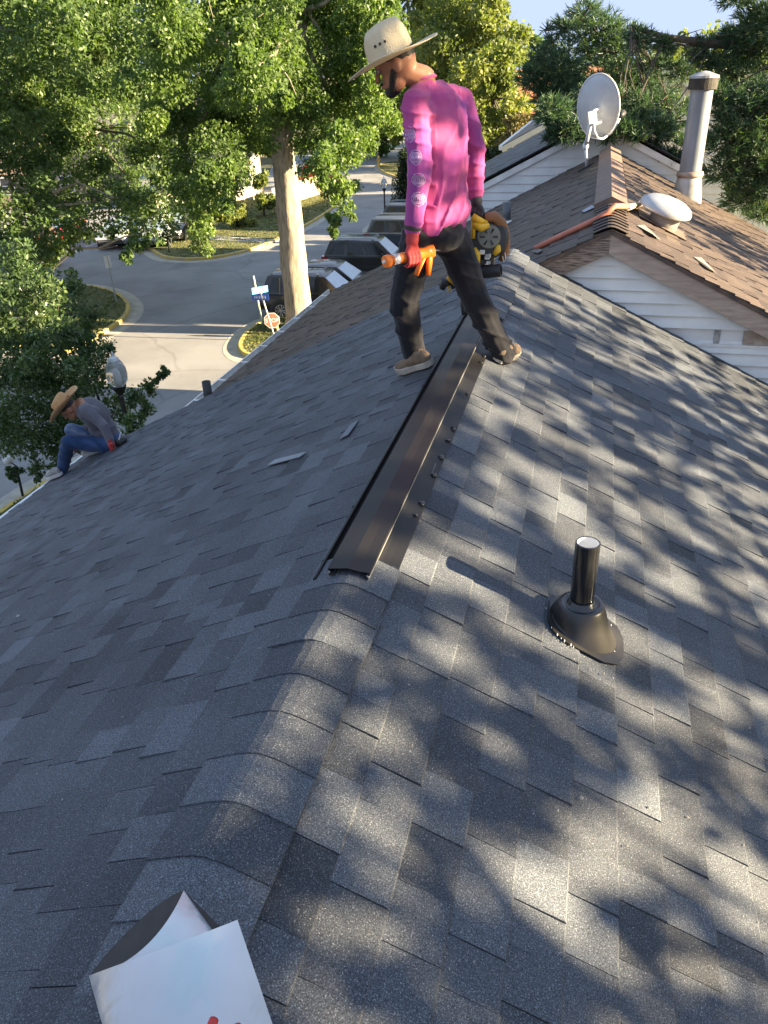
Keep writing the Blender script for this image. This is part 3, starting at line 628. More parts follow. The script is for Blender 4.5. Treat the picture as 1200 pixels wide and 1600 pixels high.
# --- the glossy street tree just below the eave
sp = [(40, 470, 55), (100, 480, 50), (20, 540, 55), (90, 550, 55), (150, 560, 34), (40, 610, 55), (110, 600, 45), (30, 680, 50), (90, 690, 36), (60, 730, 18), (130, 520, 34), (160, 600, 26), (30, 430, 40), (85, 440, 30), (180, 640, 26), (210, 615, 20), (235, 600, 15), (255, 585, 9), (205, 660, 20), (230, 640, 16), (150, 660, 34), (-30, 520, 60), (-30, 640, 60), (120, 650, 36), (20, 740, 12), ]
b1 = V(-9.3, 13.6, .12)
tree('street_tree', 'glossy dark green street tree just below the eave around lamp globe', 'tree', b1, [b1, b1+V(0, .05, .8), b1+V(-.2, .2, 1.6), b1+V(-.2, .3, 4.2)], [.13, .11, .09, .03], fray(px_clumps(sp, 16.4, 1.15, 800, 41), 42, k=5), M_sh_, M_bark2, (.095, .045), 43, limbs=24, lr=.045, limb_from=.3, droop=0.)
# --- sunlit trees behind the standing worker
def blob_tree(name, label, px, py_top, D, h_px, w_px, lm, n, lw, seed, bark=M_bark2, group=None, ts=0., k=3, gz=0., cat='tree', zlo=.2, fill=14, tr=.25, tsd=.16):
    r = random.Random(seed); top = hd(px, py_top, D); base = V(top[0], top[1], gz); H = top[2]-gz; Wd = w_px/FPX*D*.5*1.06
    cs = []
    for i in range(fill):
        a = r.random()*6.283; u = r.random()**.6; zf = r.uniform(zlo, .95); prof = math.sin(min(1, (zf-.05)/.95)*math.pi)**.6
        cs.append((base+V(math.cos(a)*Wd*u*prof*.8, math.sin(a)*Wd*u*prof*.8, H*zf), Wd*r.uniform(.28, .46), n/fill*r.uniform(.7, 1.3), ts+r.gauss(0, .10)))
    return tree(name, label, cat, base, [base, base+V(0, 0, H*.35), base+V(r.gauss(0, .2), r.gauss(0, .2), H*.85)], [tr, tr*.75, tr*.2], fray(cs, seed+1, k=k), lm, bark, lw, seed+2, limbs=9, lr=tr*.35, group=group, bark_n=9, limb_from=.3, tsd=tsd)
blob_tree('yellowing_tree', 'tall sunlit yellow green tree right behind standing worker\'s back', 735, -40, 80, 300, 190, M_yg, 17000, (.40, .22), 61, fill=26)
blob_tree('yellowing_tree', 'broad yellow green tree past the oak and above the street', 640, -70, 86, 300, 190, M_yg, 16000, (.42, .23), 63, fill=24, ts=-.1)
blob_tree('yellowing_tree', 'rounded paler yellow tree beside the rust red roof', 778, 66, 68, 210, 128, M_yg, 12000, (.36, .2), 65, fill=18, ts=.12)
blob_tree('shade_tree', 'green tree past the far end of the street', 590, 120, 95, 120, 130, M_oak, 6000, (.5, .28), 67, ts=.1)
blob_tree('shade_tree', 'tree between red pickup truck and bend of street', 420, 130, 62, 160, 120, M_oak, 7000, (.30, .17), 69, fill=16, tr=.3, zlo=.5)
blob_tree('shrub', 'russet shrub between the cream gable and yellow tree', 805, 172, 44, 100, 90, M_rs, 6000, (.17, .1), 71, cat='shrub', gz=0)
blob_tree('shrub', 'dark shrub against the wall of cream house', 775, 215, 33, 80, 70, M_cyp, 5000, (.15, .08), 73, cat='shrub')
blob_tree('shrub', 'yellow sunlit shrub on the lawn across the street', 375, 330, 52, 50, 55, M_yg, 3500, (.2, .12), 75, cat='shrub', ts=.2, fill=8, tr=.08)
blob_tree('shrub', 'pale green shrub in front of sunlit pale house', 340, 300, 55, 60, 60, M_yg, 3500, (.22, .12), 76, cat='shrub', ts=.1, fill=8, tr=.08)
blob_tree('shrub', 'tall yellow green shrub left of the oak trunk', 405, 262, 56, 90, 45, M_yg, 3500, (.22, .12), 77, cat='shrub', fill=9, tr=.08)
# clipped evergreen column by the lamp post
r_ = random.Random(5); cb = onz(636, 346); top = hd(645, 232, np.dot(cb-CAM, _h)); cs = []
for i in range(26):
    z = (i+.5)/26*top[2]*.98; prof = math.sin((.12+.88*(1-i/26))*math.pi*.55)**.8
    a = r_.random()*6.28; cs.append((cb+V(math.cos(a)*.3*prof, math.sin(a)*.3*prof, z), .75*prof+.1, 330, -.05))
tree('evergreen_column', 'narrow dark evergreen column beside black lamp post and standing worker', 'tree', cb, [cb, cb+V(0, 0, 1), cb+V(0, 0, top[2]*.9)], [.1, .09, .03], cs, M_cyp, M_bark2, (.17, .07), 79, limbs=4, lr=.03, droop=-.8)
# far treeline, single crowns
for i, (px, py, D, wp, l, lab) in enumerate([(840, 52, 120, 70, M_oak, 'small far green tree on the skyline left of the pine'), (1090, 38, 100, 110, M_yg, 'far yellow tree on skyline above the thick pine bough'), (1165, 40, 110, 100, M_oak, 'far green tree on skyline behind right pine boughs'), (960, 75, 95, 110, M_oak, 'far green tree straight behind the pine top'), (1030, 70, 90, 100, M_yg, 'far yellow green tree behind the middle of pine'),
        (470, 60, 110, 200, M_oak, 'far tree filling gaps behind the oak crown'), (300, 40, 105, 220, M_dk, 'far dark tree behind the oak and parked cars'), (130, 30, 110, 240, M_dk, 'far dark tree behind the left shade trees'), (-10, 60, 100, 200, M_dk, 'far dark tree at the left edge'), (700, 0, 110, 200, M_oak, 'far green tree behind the tall yellow tree'), (560, 20, 120, 180, M_oak, 'far green tree seen past the worker\'s hat'), (880, 90, 80, 100, M_oak, 'mid green tree behind the dish and pine')]):
    blob_tree('background_tree', lab, px, py, D, 150, wp, l, 3600, (.62, .36), 200+i*3, fill=14, ts=.05, tr=.3)

# --- pine over the brown roof
def pine(name, label, base, trunk, boughs, n_tuft, seed, nl=.115, extra=None, tr=(.3, .25, .1), per_clump=1.):
    t = thing(name, label, 'tree', base); off = np.array(base, float); r = random.Random(seed); rg = np.random.default_rng(seed); mb = MB()
    mb.tube(trunk, tr if len(tr) == len(trunk) else np.linspace(tr[0], tr[-1], len(trunk)), 12)
    tufts = []
    for (c, rad, n) in boughs:
        c = np.asarray(c)
        for _ in range(int(n*n_tuft)):
            d = rg.normal(0, 1, 3); d /= np.linalg.norm(d); p = c+d*rad*(rg.random()**.42)*V(1, 1, .62); tufts.append((p, d))
        # twigs feeding the bough
        for _ in range(5):
            d = rg.normal(0, 1, 3); d /= np.linalg.norm(d); limb(mb, c-V(0, 0, rad*.2), c+d*rad*.8*V(1, 1, .5), .018, .006, seg=3, n=4, rnd=r)
    P = np.array([p for p, d in tufts]); D = np.array([d for p, d in tufts]); K = 9; n = len(P)
    ax0 = D*V(1, 1, .5)+V(0, 0, .25); ax0 /= np.linalg.norm(ax0, axis=1)[:, None]
    ax = ax0[:, None, :]+rg.normal(0, .55, (n, K, 3)); ax /= np.linalg.norm(ax, axis=2)[..., None]
    L = nl*(.7+.6*rg.random((n, K, 1))); W = .008
    sd_ = np.cross(ax, rg.normal(0, 1, (n, K, 3))); sd_ /= np.linalg.norm(sd_, axis=2)[..., None]
    p0 = np.repeat(P[:, None, :], K, 1)-ax0[:, None, :]*rg.random((n, K, 1))*nl*.6
    v = np.stack([p0-sd_*W, p0+sd_*W, p0+ax*L+sd_*W*.35, p0+ax*L-sd_*W*.35], 2).reshape(-1, 4, 3)
    tn = np.clip(np.repeat(rg.normal(.42, .16, n), K)+rg.normal(0, .1, n*K), 0, 1)
    if extra: extra(mb, r)
    mb.build('trunk', M_bark2, t, smooth=True); np_quads('needles', v, len(v), M_ndl, t, tn, off)
    return t
pb = [(835, 120, 30, 15.5), (865, 115, 45, 15.5), (850, 85, 22, 15), (890, 85, 40, 16), (885, 40, 20, 15), (910, 20, 26, 15.5), (935, 45, 40, 16), (965, 70, 45, 16), (900, 150, 40, 15.5), (880, 180, 26, 15.5), (860, 150, 28, 15.5), (940, 120, 50, 17), (985, 110, 40, 17), (1010, 140, 45, 17), (1050, 180, 45, 17), (1000, 205, 40, 17.5), (1045, 225, 34, 17.5), (960, 205, 40, 17.5), (1000, 60, 24, 15), (1040, 70, 20, 15), (990, 170, 40, 17.5), (920, 190, 34, 17), (890, 205, 22, 16.5), (860, 65, 12, 15), (855, 45, 7, 15), (1020, 95, 26, 16), (1060, 110, 24, 16), (1085, 85, 14, 15)]
pb += [(1150, 120, 50, 15), (1180, 70, 50, 15), (1190, 25, 36, 14.5), (1150, 60, 30, 15), (1165, 170, 50, 15.5), (1140, 215, 45, 15.5), (1180, 230, 50, 15), (1135, 265, 34, 16), (1185, 285, 45, 15), (1160, 310, 34, 15.5), (1110, 95, 24, 15), (1100, 60, 12, 15), (1195, 330, 30, 15), (1120, 150, 26, 16), (1230, 150, 60, 14.5), (1230, 50, 60, 14.5), (1235, 260, 60, 14.5), (1075, 225, 26, 17.5), (1160, -20, 40, 14.5)]
pb = [(x, y, rp, 13.4 if x > 1100 and y > 130 else d) for x, y, rp, d in pb]
pb = [q for q in pb if not (880 < q[0] < 1010 and q[1] > 160)]+[(862, 172, 30, 13.7), (880, 195, 22, 13.6), (868, 205, 14, 13.6), (905, 200, 16, 13.6), (930, 205, 15, 13.6), (915, 185, 18, 13.7), (985, 195, 20, 13.6), (1005, 185, 26, 13.7), (1030, 205, 26, 13.7), (1020, 225, 16, 13.7), (965, 185, 16, 13.7), (1050, 245, 22, 13.7), (995, 160, 26, 14), (960, 150, 24, 14), (925, 150, 26, 14), (882, 208, 20, 13.5), (952, 214, 15, 13.5), (978, 204, 20, 13.5), (902, 214, 12, 13.5), (998, 213, 15, 13.4), (858, 216, 11, 13.6), (965, 195, 18, 13.5), (895, 196, 18, 13.5)]
boughs = [(hd(x, y, d), rp/FPX*d*1.02, (rp/35.)**2) for x, y, rp, d in pb]
tb = V(8.6, 15.3, 0)
def big_bough(mb, r):
    a = V(8.5, 15.3, 8.9); p1 = hd(1190, 72, 15.); p2 = hd(1110, 68, 15.); p3 = hd(1040, 58, 15.); p4 = hd(985, 40, 15.); mb.tube([a, p1, p2, p3, p4], [.12, .085, .065, .045, .02], 8)
    for x, y, rp, d in pb:
        if x < 1100: x > 960 and limb(mb, (p2, p3, p4)[r.randrange(3)], hd(x, y, d), .014, .005, seg=4, n=5, rnd=r)
        else: limb(mb, V(8.5, 15.3, 8.2+r.random()*3), hd(x, y, d), .035, .01, seg=4, n=5, rnd=r)
    for k in range(6):   # bare snapped twigs along it
        u = r.random(); q = p2+(p4-p2)*u; limb(mb, q, q+V(r.gauss(0, .35), r.gauss(0, .3), r.gauss(-.05, .18)), .010, .004, seg=3, n=4, rnd=r)
pine('pine_tree', 'long-needled pine whose boughs hang behind satellite dish and flue', tb, [tb, tb+V(0, 0, 5), tb+V(.1, 0, 9), tb+V(0, .1, 14)], boughs, 175, 91, extra=big_bough)
# --- trees standing east of the roofs; they throw the broken shade on the right-hand slopes
def east_tree(label, x, y, h, rad, zlo, nb, seed, dens=1., cr=(.05, .16)):
    r = random.Random(seed); cs = []
    for i in range(nb):
        z = r.uniform(zlo, h); u = 1-.45*(z-zlo)/(h-zlo); a = r.random()*6.283; q = rad*u*r.random()**.5
        cs.append((V(x+math.cos(a)*q, y+math.sin(a)*q*1.15, z), r.uniform(*cr), r.uniform(18, 40)*dens, r.gauss(0, .1)))
    base = V(x, y, 0)
    tree('shade_tree', label, 'tree', base, [base, base+V(0, 0, h*.45), base+V(.2, 0, h*.95)], [.26, .2, .05], cs, M_oak, M_bark2, (.10, .065), seed, limbs=26, lr=.06, limb_from=.4)
for i, (x, y, h, rad, zlo, nb) in enumerate(EAST):
    east_tree(['tree east of the roof, nearest the camera, shading right slope', 'tree east of the roof abreast of the standing worker', 'tree east of brown roof, shading its sunny slope', 'slim tree between the two nearest ones east of the roof'][i], x, y, h, rad, zlo, nb, 300+i)
# ================================================================== vehicles
M_glass = mat('car_glass', (.02, .024, .028), (.03, .035, .04), rough=.05, spec=.4)
M_ws_ = mat('windshield_painted_sky', (.50, .58, .66), (.44, .50, .58), rough=.22, metal=.6)  # pale blue base colour stands in for sky reflected in the glass
M_rub = mat('tyre_rubber', (.02, .02, .021), (.035, .035, .035), rough=.9, scale=20)
M_rim = mat('alloy_rim', (.62, .62, .62), (.5, .5, .5), rough=.3, metal=.8)
M_plas = mat('black_plastic', (.022, .022, .024), (.035, .035, .036), rough=.55, scale=20)
M_tail = mat('tail_lamp_red', (.42, .02, .02), (.3, .012, .012), rough=.15, coat=1)
M_head = mat('headlamp_glass', (.7, .72, .74), (.5, .52, .55), rough=.1, coat=1)
def paint(n, c): return mat(n, c, tuple(x*.92 for x in c), rough=.3, metal=.2, scale=3, coat=.6)
def car(label, loc, rz, body, kind='suv', L=4.65, W=1.86, H=1.68, group=None, simple=False, name='parked_car'):
    t = thing(name, label, 'car' if kind != 'pickup' else 'pickup truck', loc, group, rz); local()
    zb = .28; belt = .98 if kind != 'sedan' else .90; hood = belt+.02; w = W/2
    # lower body as a loft along x (front at +x)
    st = [(-L/2, .86*w, .46, belt-.14), (-L/2+.06, .94*w, .36, belt-.02), (-L/2+.35, w, zb, belt), (-.6, w, zb, belt), (.75, w, zb, belt), (L/2-1.25, w, zb, hood), (L/2-.45, .97*w, zb, hood-.12), (L/2-.12, .88*w, .34, hood-.24), (L/2, .76*w, .44, hood-.38)]
    v = []; n = 9
    for x, hw, z0, z1 in st:
        for yy, zz in ((-hw*.9, z0), (-hw, z0+.16), (-hw*1.0, (z0+z1)/2), (-hw*.965, z1-.05), (-hw*.86, z1), (hw*.86, z1), (hw*.965, z1-.05), (hw, (z0+z1)/2), (hw, z0+.16), (hw*.9, z0)): v.append((x, yy, zz))
    n = 10; f = [(i*n+k, i*n+(k+1) % n, i*n+n+(k+1) % n, i*n+n+k) for i in range(len(st)-1) for k in range(n)]+[tuple(range(n)), tuple(range(len(v)-1, len(v)-n-1, -1))]
    bo = mk('body', v, f, body, t, smooth=True); auto_smooth(bo, 38)
    # greenhouse: a cabin with pillars, glass set into it
    if kind == 'suv': X = (-L/2+.12, -L/2+.42, L/2-1.95, L/2-1.22)
    elif kind == 'sedan': X = (-L/2+.55, -L/2+1.25, L/2-2.1, L/2-1.35)
    else: X = (-.55, -.35, L/2-2.15, L/2-1.5)
    ws, wr = w*.92, w*.74; zr = H
    def side(u, vv, s, o=0.):   # u along, vv 0 belt..1 roof
        xb = X[0]+(X[3]-X[0])*u; xr = X[1]+(X[2]-X[1])*u
        return (xb+(xr-xb)*vv, s*((ws+(wr-ws)*vv)+o), belt-.02+(zr-.06-belt+.02)*vv)
    cv = []
    for vv in (0, .5, 1):
        cv += [side(0, vv, -1), side(1, vv, -1), side(1, vv, 1), side(0, vv, 1)]
    cm = [(X[1]+.12, -wr*.80, zr), (X[2]-.22, -wr*.80, zr+.0), (X[2]-.22, wr*.80, zr), (X[1]+.12, wr*.80, zr)]
    cv += cm; f = [(j*4+i, j*4+(i+1) % 4, j*4+4+(i+1) % 4, j*4+4+i) for j in range(3) for i in range(4)]+[(12, 13, 14, 15)]
    ro = mk('roof', cv, f, body, t, smooth=True); auto_smooth(ro, 30)
    def pane(name, pts, par=t):
        mk(name, pts+[tuple(0.985*c if i == 1 else c for i, c in enumerate(p)) for p in pts], [(0, 1, 2, 3), (0, 4, 5, 1), (1, 5, 6, 2), (2, 6, 7, 3), (3, 7, 4, 0)], M_glass, par)
    segs = ((.06, .30), (.34, .60), (.63, .93)) if kind != 'pickup' else ((.08, .48), (.53, .93))
    for s in (-1, 1):
        for a, b in segs:
            p = [side(a, .12, s, .012), side(b, .12, s, .012), side(b-(b > .9)*.05, .9, s, .012), side(a+(a < .1)*.05, .9, s, .012)]
            pane('side_window', p if s > 0 else p[::-1])
    def endp(u, name):
        e = .012*(1 if u else -1); q = []
        for vv, k in ((.10, .93), (.10, -.93), (.93, -.93), (.93, .93)):
            p = side(u, vv, 1); q.append((p[0]+e, p[1]*k, p[2]))
        mk(name, q, [(0, 1, 2, 3) if u else (3, 2, 1, 0)], M_glass, t)
    endp(1, 'windshield'); endp(0, 'rear_window')
    [c for c in t.children if c.name.startswith('windshield')][0].data.materials[0] = M_ws_
    if kind == 'pickup':
        mb = MB(); mb.box((-L/2+.1, -w*.8, belt-.2), (-.7, w*.8, belt+.005)); mb.build('bed', M_plas, t)
    # wheels with arches
    R = .36
    for s in (-1, 1):
        for x in (-L/2+.92, L/2-.92):
            a = MB(); a.lathe([(R+.07, 0), (R+.07, .02), (R, .022)], (x, s*(w-.02), R+.01), 24, (0, s, 0)); a.build('wheel_arch', M_plas, t)
            tb_ = MB(); tb_.lathe([(R*.62, 0), (R*.95, .0), (R, .05), (R, .17), (R*.95, .215), (R*.66, .22)], (x, s*(w-.18), R), 24, (0, s, 0)); wh = tb_.build('wheel', M_rub, t, smooth=True); auto_smooth(wh, 40)
            rm = MB(); c = V(x, s*(w+.035), R); rm.lathe([(R*.66, 0), (R*.6, .012), (R*.6, -.04)], c, 24, (0, s, 0), cap=False); rm.lathe([(.07, -.03), (.06, .008)], c, 12, (0, s, 0))
            for k in range(0 if simple else 10):
                an = k*math.pi/5+(k % 2)*.1; dv = V(math.cos(an), 0, math.sin(an)); rm.tube([c+dv*.05-V(0, s*.01, 0), c+dv*R*.62-V(0, s*.004, 0)], [.022, .03], 5)
            rm.build('rim', M_rim, wh)
            dk = MB(); dk.lathe([(R*.6, -.06), (R*.58, -.055)], c, 20, (0, s, 0)); dk.build('brake_disc', M_plas, wh)
    for s in (-1, 1):
        mb = MB(); mb.box((-L/2-.015, min(s*w*.52, s*w*.9), belt-.2), (-L/2+.16, max(s*w*.52, s*w*.9), belt-.03)); mb.box((-L/2+.1, min(s*w*.88, s*w*.985), belt-.19), (-L/2+.3, max(s*w*.88, s*w*.985), belt-.04)); mb.build('tail_light', M_tail, t)
        mb = MB(); mb.box((L/2-.34, min(s*w*.55, s*w*.9), hood-.34), (L/2-.05, max(s*w*.55, s*w*.9), hood-.22)); mb.build('headlight', M_head, t)
        mb = MB(); mb.box((X[3]-.55, min(s*w*1.0, s*(w+.17)), belt+.02), (X[3]-.42, max(s*w*1.0, s*(w+.17)), belt+.16), bev=.02); mb.build('mirror', body, t)
        if kind == 'suv':
            mb = MB(); y = s*wr*.84; mb.tube([(X[1]+.1, y, zr-.01), (X[1]+.2, y, zr+.045), (X[2]-.35, y, zr+.045), (X[2]-.22, y, zr-.01)], .018, 6); mb.build('roof_rail', M_rim, t)
        for x in (-.55, .55):
            mb = MB(); mb.box((x-.1, min(s*w*.97, s*(w+.022)), belt-.16), (x+.1, max(s*w*.97, s*(w+.022)), belt-.125)); mb.build('door_handle', body, t)
        mb = MB(); mb.box((-L/2+1.4, min(s*w*.98, s*(w+.008)), zb+.0), (L/2-1.4, max(s*w*.98, s*(w+.008)), zb+.13)); mb.build('sill_trim', M_plas, t)
        for x in (-.72, .32, 1.05):   # door shut lines
            mb = MB(); mb.box((x-.006, min(s*w*.985, s*(w+.004)), zb+.16), (x+.006, max(s*w*.985, s*(w+.004)), belt-.04)); mb.build('door_seam', M_plas, t)
    mb = MB(); mb.box((-L/2-.03, -w*.9, .36), (-L/2+.2, w*.9, .56), bev=.03); mb.build('bumper', M_plas, t)
    mb = MB(); mb.box((L/2-.2, -w*.8, .34), (L/2+.02, w*.8, .5), bev=.03); mb.build('bumper', M_plas, t)
    mb = MB(); mb.box((-L/2-.04, -.16, .62), (-L/2+.03, .16, .74)); mb.build('number_plate', M_wtrim, t)
    return t
hx = YAW-.22   # the cars over the street stand broadside to the view
P1 = onz(441, 499); fw = V(math.cos(hx), math.sin(hx), 0)
def park(label, px, py, dx, body, kind, rz=hx, g='cars parked along the near side of the street', **k):
    p = onz(px, py); c = p+V(math.cos(rz), math.sin(rz), 0)*dx+V(-math.sin(rz), math.cos(rz), 0)*.9; return car(label, (c[0], c[1], .005), rz, body, kind, group=g, **k)
park('black SUV right behind the thick oak trunk', 441, 499, 1.4, paint('black_paint', (.012, .012, .014)), 'suv')
park('black sedan between the black SUV and charcoal SUV', 470, 472, 1.3, paint('black_paint', (.012, .012, .014)), 'sedan', H=1.47, L=4.8)
park('charcoal SUV left of the orange caulking gun', 533, 434, 1.42, paint('charcoal_paint', (.045, .046, .046)), 'suv')
park('blue grey SUV in front of worker\'s gloved hand', 596, 394, 1.4, paint('blue_grey_paint', (.075, .09, .115)), 'suv')
park('dark blue car mostly hidden behind the blue grey SUV', 622, 368, 1.2, paint('dark_blue_paint', (.05, .06, .09)), 'suv')
G2 = 'cars in the lot across the street'
for i, (px, py, lab, bd, kd) in enumerate([(160, 392, 'silver sedan in the lot behind hanging boughs', paint('silver_paint', (.45, .46, .47)), 'sedan'), (185, 386, 'dark pickup-like car between silver and white cars across street', paint('black_paint', (.012,)*3), 'suv'), (220, 393, 'white car in the lot nearest the lawn', paint('white_paint', (.62, .63, .64)), 'sedan'), (248, 384, 'black SUV at the end of the lot beside lawn', paint('black_paint', (.012,)*3), 'suv'), (62, 388, 'red car half hidden by leaves at left edge', paint('red_paint', (.45, .03, .02)), 'sedan')]):
    p = onz(px, py); car(lab, (p[0], p[1]+2.3, .005), -math.pi/2+.25, bd, kd, H=1.46 if kd == 'sedan' else 1.66, group=G2, simple=True)
p = onz(480, 297); car('bright red pickup truck parked beyond the oak trunk', (p[0], p[1]+1, .12), hx+.05, paint('red_paint', (.45, .03, .02)), 'pickup', L=5.4, H=1.75, W=1.95, simple=True, name='pickup_truck')

# ================================================================== street furniture
M_blk = mat('black_iron', (.014, .014, .015), (.025, .025, .026), rough=.4, scale=10)
M_steel = mat('galvanised_post', (.42, .43, .42), (.32, .33, .32), rough=.5, metal=.5, scale=8)
M_lampg = mat('frosted_lamp_glass', (.85, .87, .88), (.75, .78, .8), rough=.12, trans=.75)
def lamp(label, p, h, g='acorn street lamps'):
    t = thing('street_lamp', label, 'street lamp', p, g); local(); k = h/3.6
    mb = MB(); mb.lathe([(.16*k, 0), (.16*k, .12), (.11, .2), (.11, .55), (.07, .65), (.055, .8), (.045, h-.62), (.075, h-.6), (.05, h-.55), (.09, h-.5), (.13, h-.42), (.14, h-.38)], (0, 0, 0), 14); auto_smooth(mb.build('pole', M_blk, t, smooth=True), 50)
    mb = MB(); mb.lathe([(.12, h-.38), (.18, h-.28), (.205, h-.16), (.19, h-.04), (.15, h+.06), (.10, h+.13)], (0, 0, 0), 16); mb.build('globe', M_lampg, t, smooth=True)
    mb = MB(); mb.lathe([(.11, h+.125), (.09, h+.17), (.03, h+.21), (.025, h+.27), (.01, h+.3)], (0, 0, 0), 12); mb.build('finial', mat('lamp_cap', (.6, .62, .63), (.5, .5, .5), rough=.3), t)
    mb = MB(); mb.lathe([(.035, h-.38), (.05, h-.25), (.045, h-.1), (.02, h-.05)], (0, 0, 0), 10); mb.build('bulb', mat('lamp_bulb', (.8, .8, .78), (.7, .7, .68), rough=.4), t, smooth=True)
    return t
p = onz(602, 353); tp = hd(599, 276, np.dot(p-CAM, _h)); lamp('black lamp post with clear acorn globe beside the far kerb', (p[0], p[1], .13), tp[2]-.4)
gl_ = dist(181, 580, 15.9); lamp('lamp with pale acorn globe rising out of the glossy street tree', (gl_[0], gl_[1], .12), gl_[2]-.03)
p = onz(385, 559); 
def sign_post(label, foot, top_px, name='sign_post', r=.03, mt=None):
    d = np.dot(foot-CAM, _h); tp = hd(*top_px, d); t = thing(name, label, 'sign', foot); mb = MB(); mb.tube([foot, tp], r, 8); mb.build('post', mt or M_steel, t); return t, foot, tp
def plate(t, name, c, wv, hv, wd, ht, mt, th=.012):
    n = nrm(np.cross(wv, hv)); mb = MB(); mb.slab([c-wv*wd/2-hv*ht/2, c+wv*wd/2-hv*ht/2, c+wv*wd/2+hv*ht/2, c-wv*wd/2+hv*ht/2], n, th); return mb.build(name, mt, t), n
tocam = lambda p: nrm((CAM-np.asarray(p))*V(1, 1, 0))
M_blue = mat('street_sign_blue', (.03, .10, .42), (.025, .085, .36), rough=.4)
M_blue2 = mat('sign_blue_painted_sky_light', (.10, .34, .70), (.09, .3, .62), rough=.4)  # paler copy of the blade blue, sky light painted into its colour
M_let = mat('white_sign_lettering', (.85, .85, .85), (.8, .8, .8), rough=.4)
ft = onz(431, 533); t, a, b = sign_post('slim post with two crossed blue street name blades', ft, (406, 452), 'street_sign', .03)
for nm, c, ang, m_ in (('sign_blade', hd(406, 453, np.dot(ft-CAM, _h)), .95, M_blue2), ('sign_blade', hd(407, 464, np.dot(ft-CAM, _h)), -.35, M_blue)):
    wv = V(math.cos(YAW+ang*.6), math.sin(YAW+ang*.6), 0); bl, n_ = plate(t, nm, c, wv, V(0, 0, 1), .62, .23, m_)
    mb = MB(); sgn = -1 if np.dot(n_, tocam(c)) < 0 else 1; o_ = n_*(.0145 if sgn > 0 else -.0035); rr = random.Random(3)
    x = -.22
    while x < .2:   # name too small to read in the photograph: letter-sized strokes
        wl = rr.uniform(.03, .05); q = c+o_+wv*x; mb.poly([q-V(0, 0, .05), q+wv*wl*.5-V(0, 0, .05), q+wv*wl*.5+V(0, 0, .05), q+V(0, 0, .05)]); x += wl+.02
    mb.build('lettering', M_let, bl)
ft = onz(411, 512); t, a, b = sign_post('bare pale square post left of the blue street name blades', ft, (396, 431), 'sign_post', .035, mat('pale_green_post', (.5, .55, .45), (.42, .46, .38), scale=5))
ft = onz(438, 527); d_ = np.dot(ft-CAM, _h); t, a, b = sign_post('faded red octagonal stop sign on yellow wooden post', ft, (427, 494), 'stop_sign', .055, mat('yellow_post', (.62, .48, .14), (.5, .38, .12), scale=6))
c = hd(425, 500, d_)+tocam(a)*.06; n_ = nrm(tocam(c)+V(-.1, 0, 0)); wv = nrm(np.cross((0, 0, 1), n_)); hv = V(0, 0, 1)
def octo(r, z): return [c+n_*z+wv*r*math.cos(math.pi/8+k*math.pi/4)+hv*r*math.sin(math.pi/8+k*math.pi/4) for k in range(8)]
mb = MB(); mb.slab(octo(.30, 0), n_, .01); pl = mb.build('sign_plate', mat('white_sign', (.72, .66, .6), (.66, .6, .55), rough=.5), t)
mb = MB(); mb.poly(octo(.272, .0125)); mb.build('sign_face', mat('faded_red_sign', (.62, .16, .10), (.55, .13, .08), rough=.5, scale=4), pl)
def text(s, name, size, pos, wv, hv, mt, parent, ext=.0):
    cu = bpy.data.curves.new(name, 'FONT'); cu.body = s; cu.size = size; cu.align_x = 'CENTER'; cu.align_y = 'CENTER'; cu.extrude = ext; cu.materials.append(mt)
    o_t = bpy.data.objects.new(name, cu); COL.objects.link(o_t); dg = bpy.context.evaluated_depsgraph_get(); dg.update(); me = bpy.data.meshes.new_from_object(o_t.evaluated_get(dg)); bpy.data.objects.remove(o_t); o = bpy.data.objects.new(name, me); COL.objects.link(o); n = np.cross(wv, hv); M = Matrix.Identity(4)
    for i in range(3): M[i][0] = wv[i]; M[i][1] = hv[i]; M[i][2] = n[i]; M[i][3] = pos[i]-parent_loc(parent)[i]
    o.parent = parent; o.matrix_basis = M; return o
def parent_loc(p):
    l = V(*p.location)
    while p.parent: p = p.parent; l = l+V(*p.location)
    return l
text('STOP', 'lettering', .205, c+n_*.016, wv, hv, M_let, pl)
ft = onz(183, 476); t, a, b = sign_post('thin leaning metal post with pale narrow plate by yellow kerb', ft, (167, 400), 'sign_post', .03)
c = hd(168, 409, np.dot(ft-CAM, _h)); plate(t, 'sign_plate', c+tocam(c)*.03, nrm(V(.5, .86, 0)), V(0, 0, 1), .28, .5, M_wtrim)
ft = onz(265, 398); t, a, b = sign_post('thin dark post at the lawn corner beside parked cars', ft, (258, 352), 'sign_post', .03, M_blk)
ft = onz(38, 783); ft[2] = .12; t, a, b = sign_post('dark thin post by the yellow kerb beyond worker\'s shoe', ft, (29, 745), 'sign_post', .03, M_blk)
c = hd(12, 719, np.dot(ft-CAM, _h)); mb = MB(); mb.tube([b, hd(25, 728, np.dot(ft-CAM, _h)), c], .02, 6); mb.build('arm', M_blk, t); mb = MB(); mb.ell(c, .11); mb.build('cap', M_wtrim, t, smooth=True)
# small yellow hydrant far up the street
p = onz(592, 262); t = thing('fire_hydrant', 'small yellow hydrant on the kerbed grass up the street', 'hydrant', p); local(); k = 1.35
mb = MB(); mb.lathe([(.16*k, 0), (.16*k, .06), (.11*k, .08), (.11*k, .5*k), (.14*k, .52*k), (.13*k, .6*k), (.06*k, .7*k), (.03*k, .76*k)], (0, 0, .12), 12); mb.build('body', M_yel, t, smooth=True)
for s in (-1, 1):
    mb = MB(); mb.lathe([(.05*k, .1*k), (.05*k, .19*k)], (0, 0, .12+.42*k), 8, (s, 0, 0)); mb.build('outlet', M_yel, t)
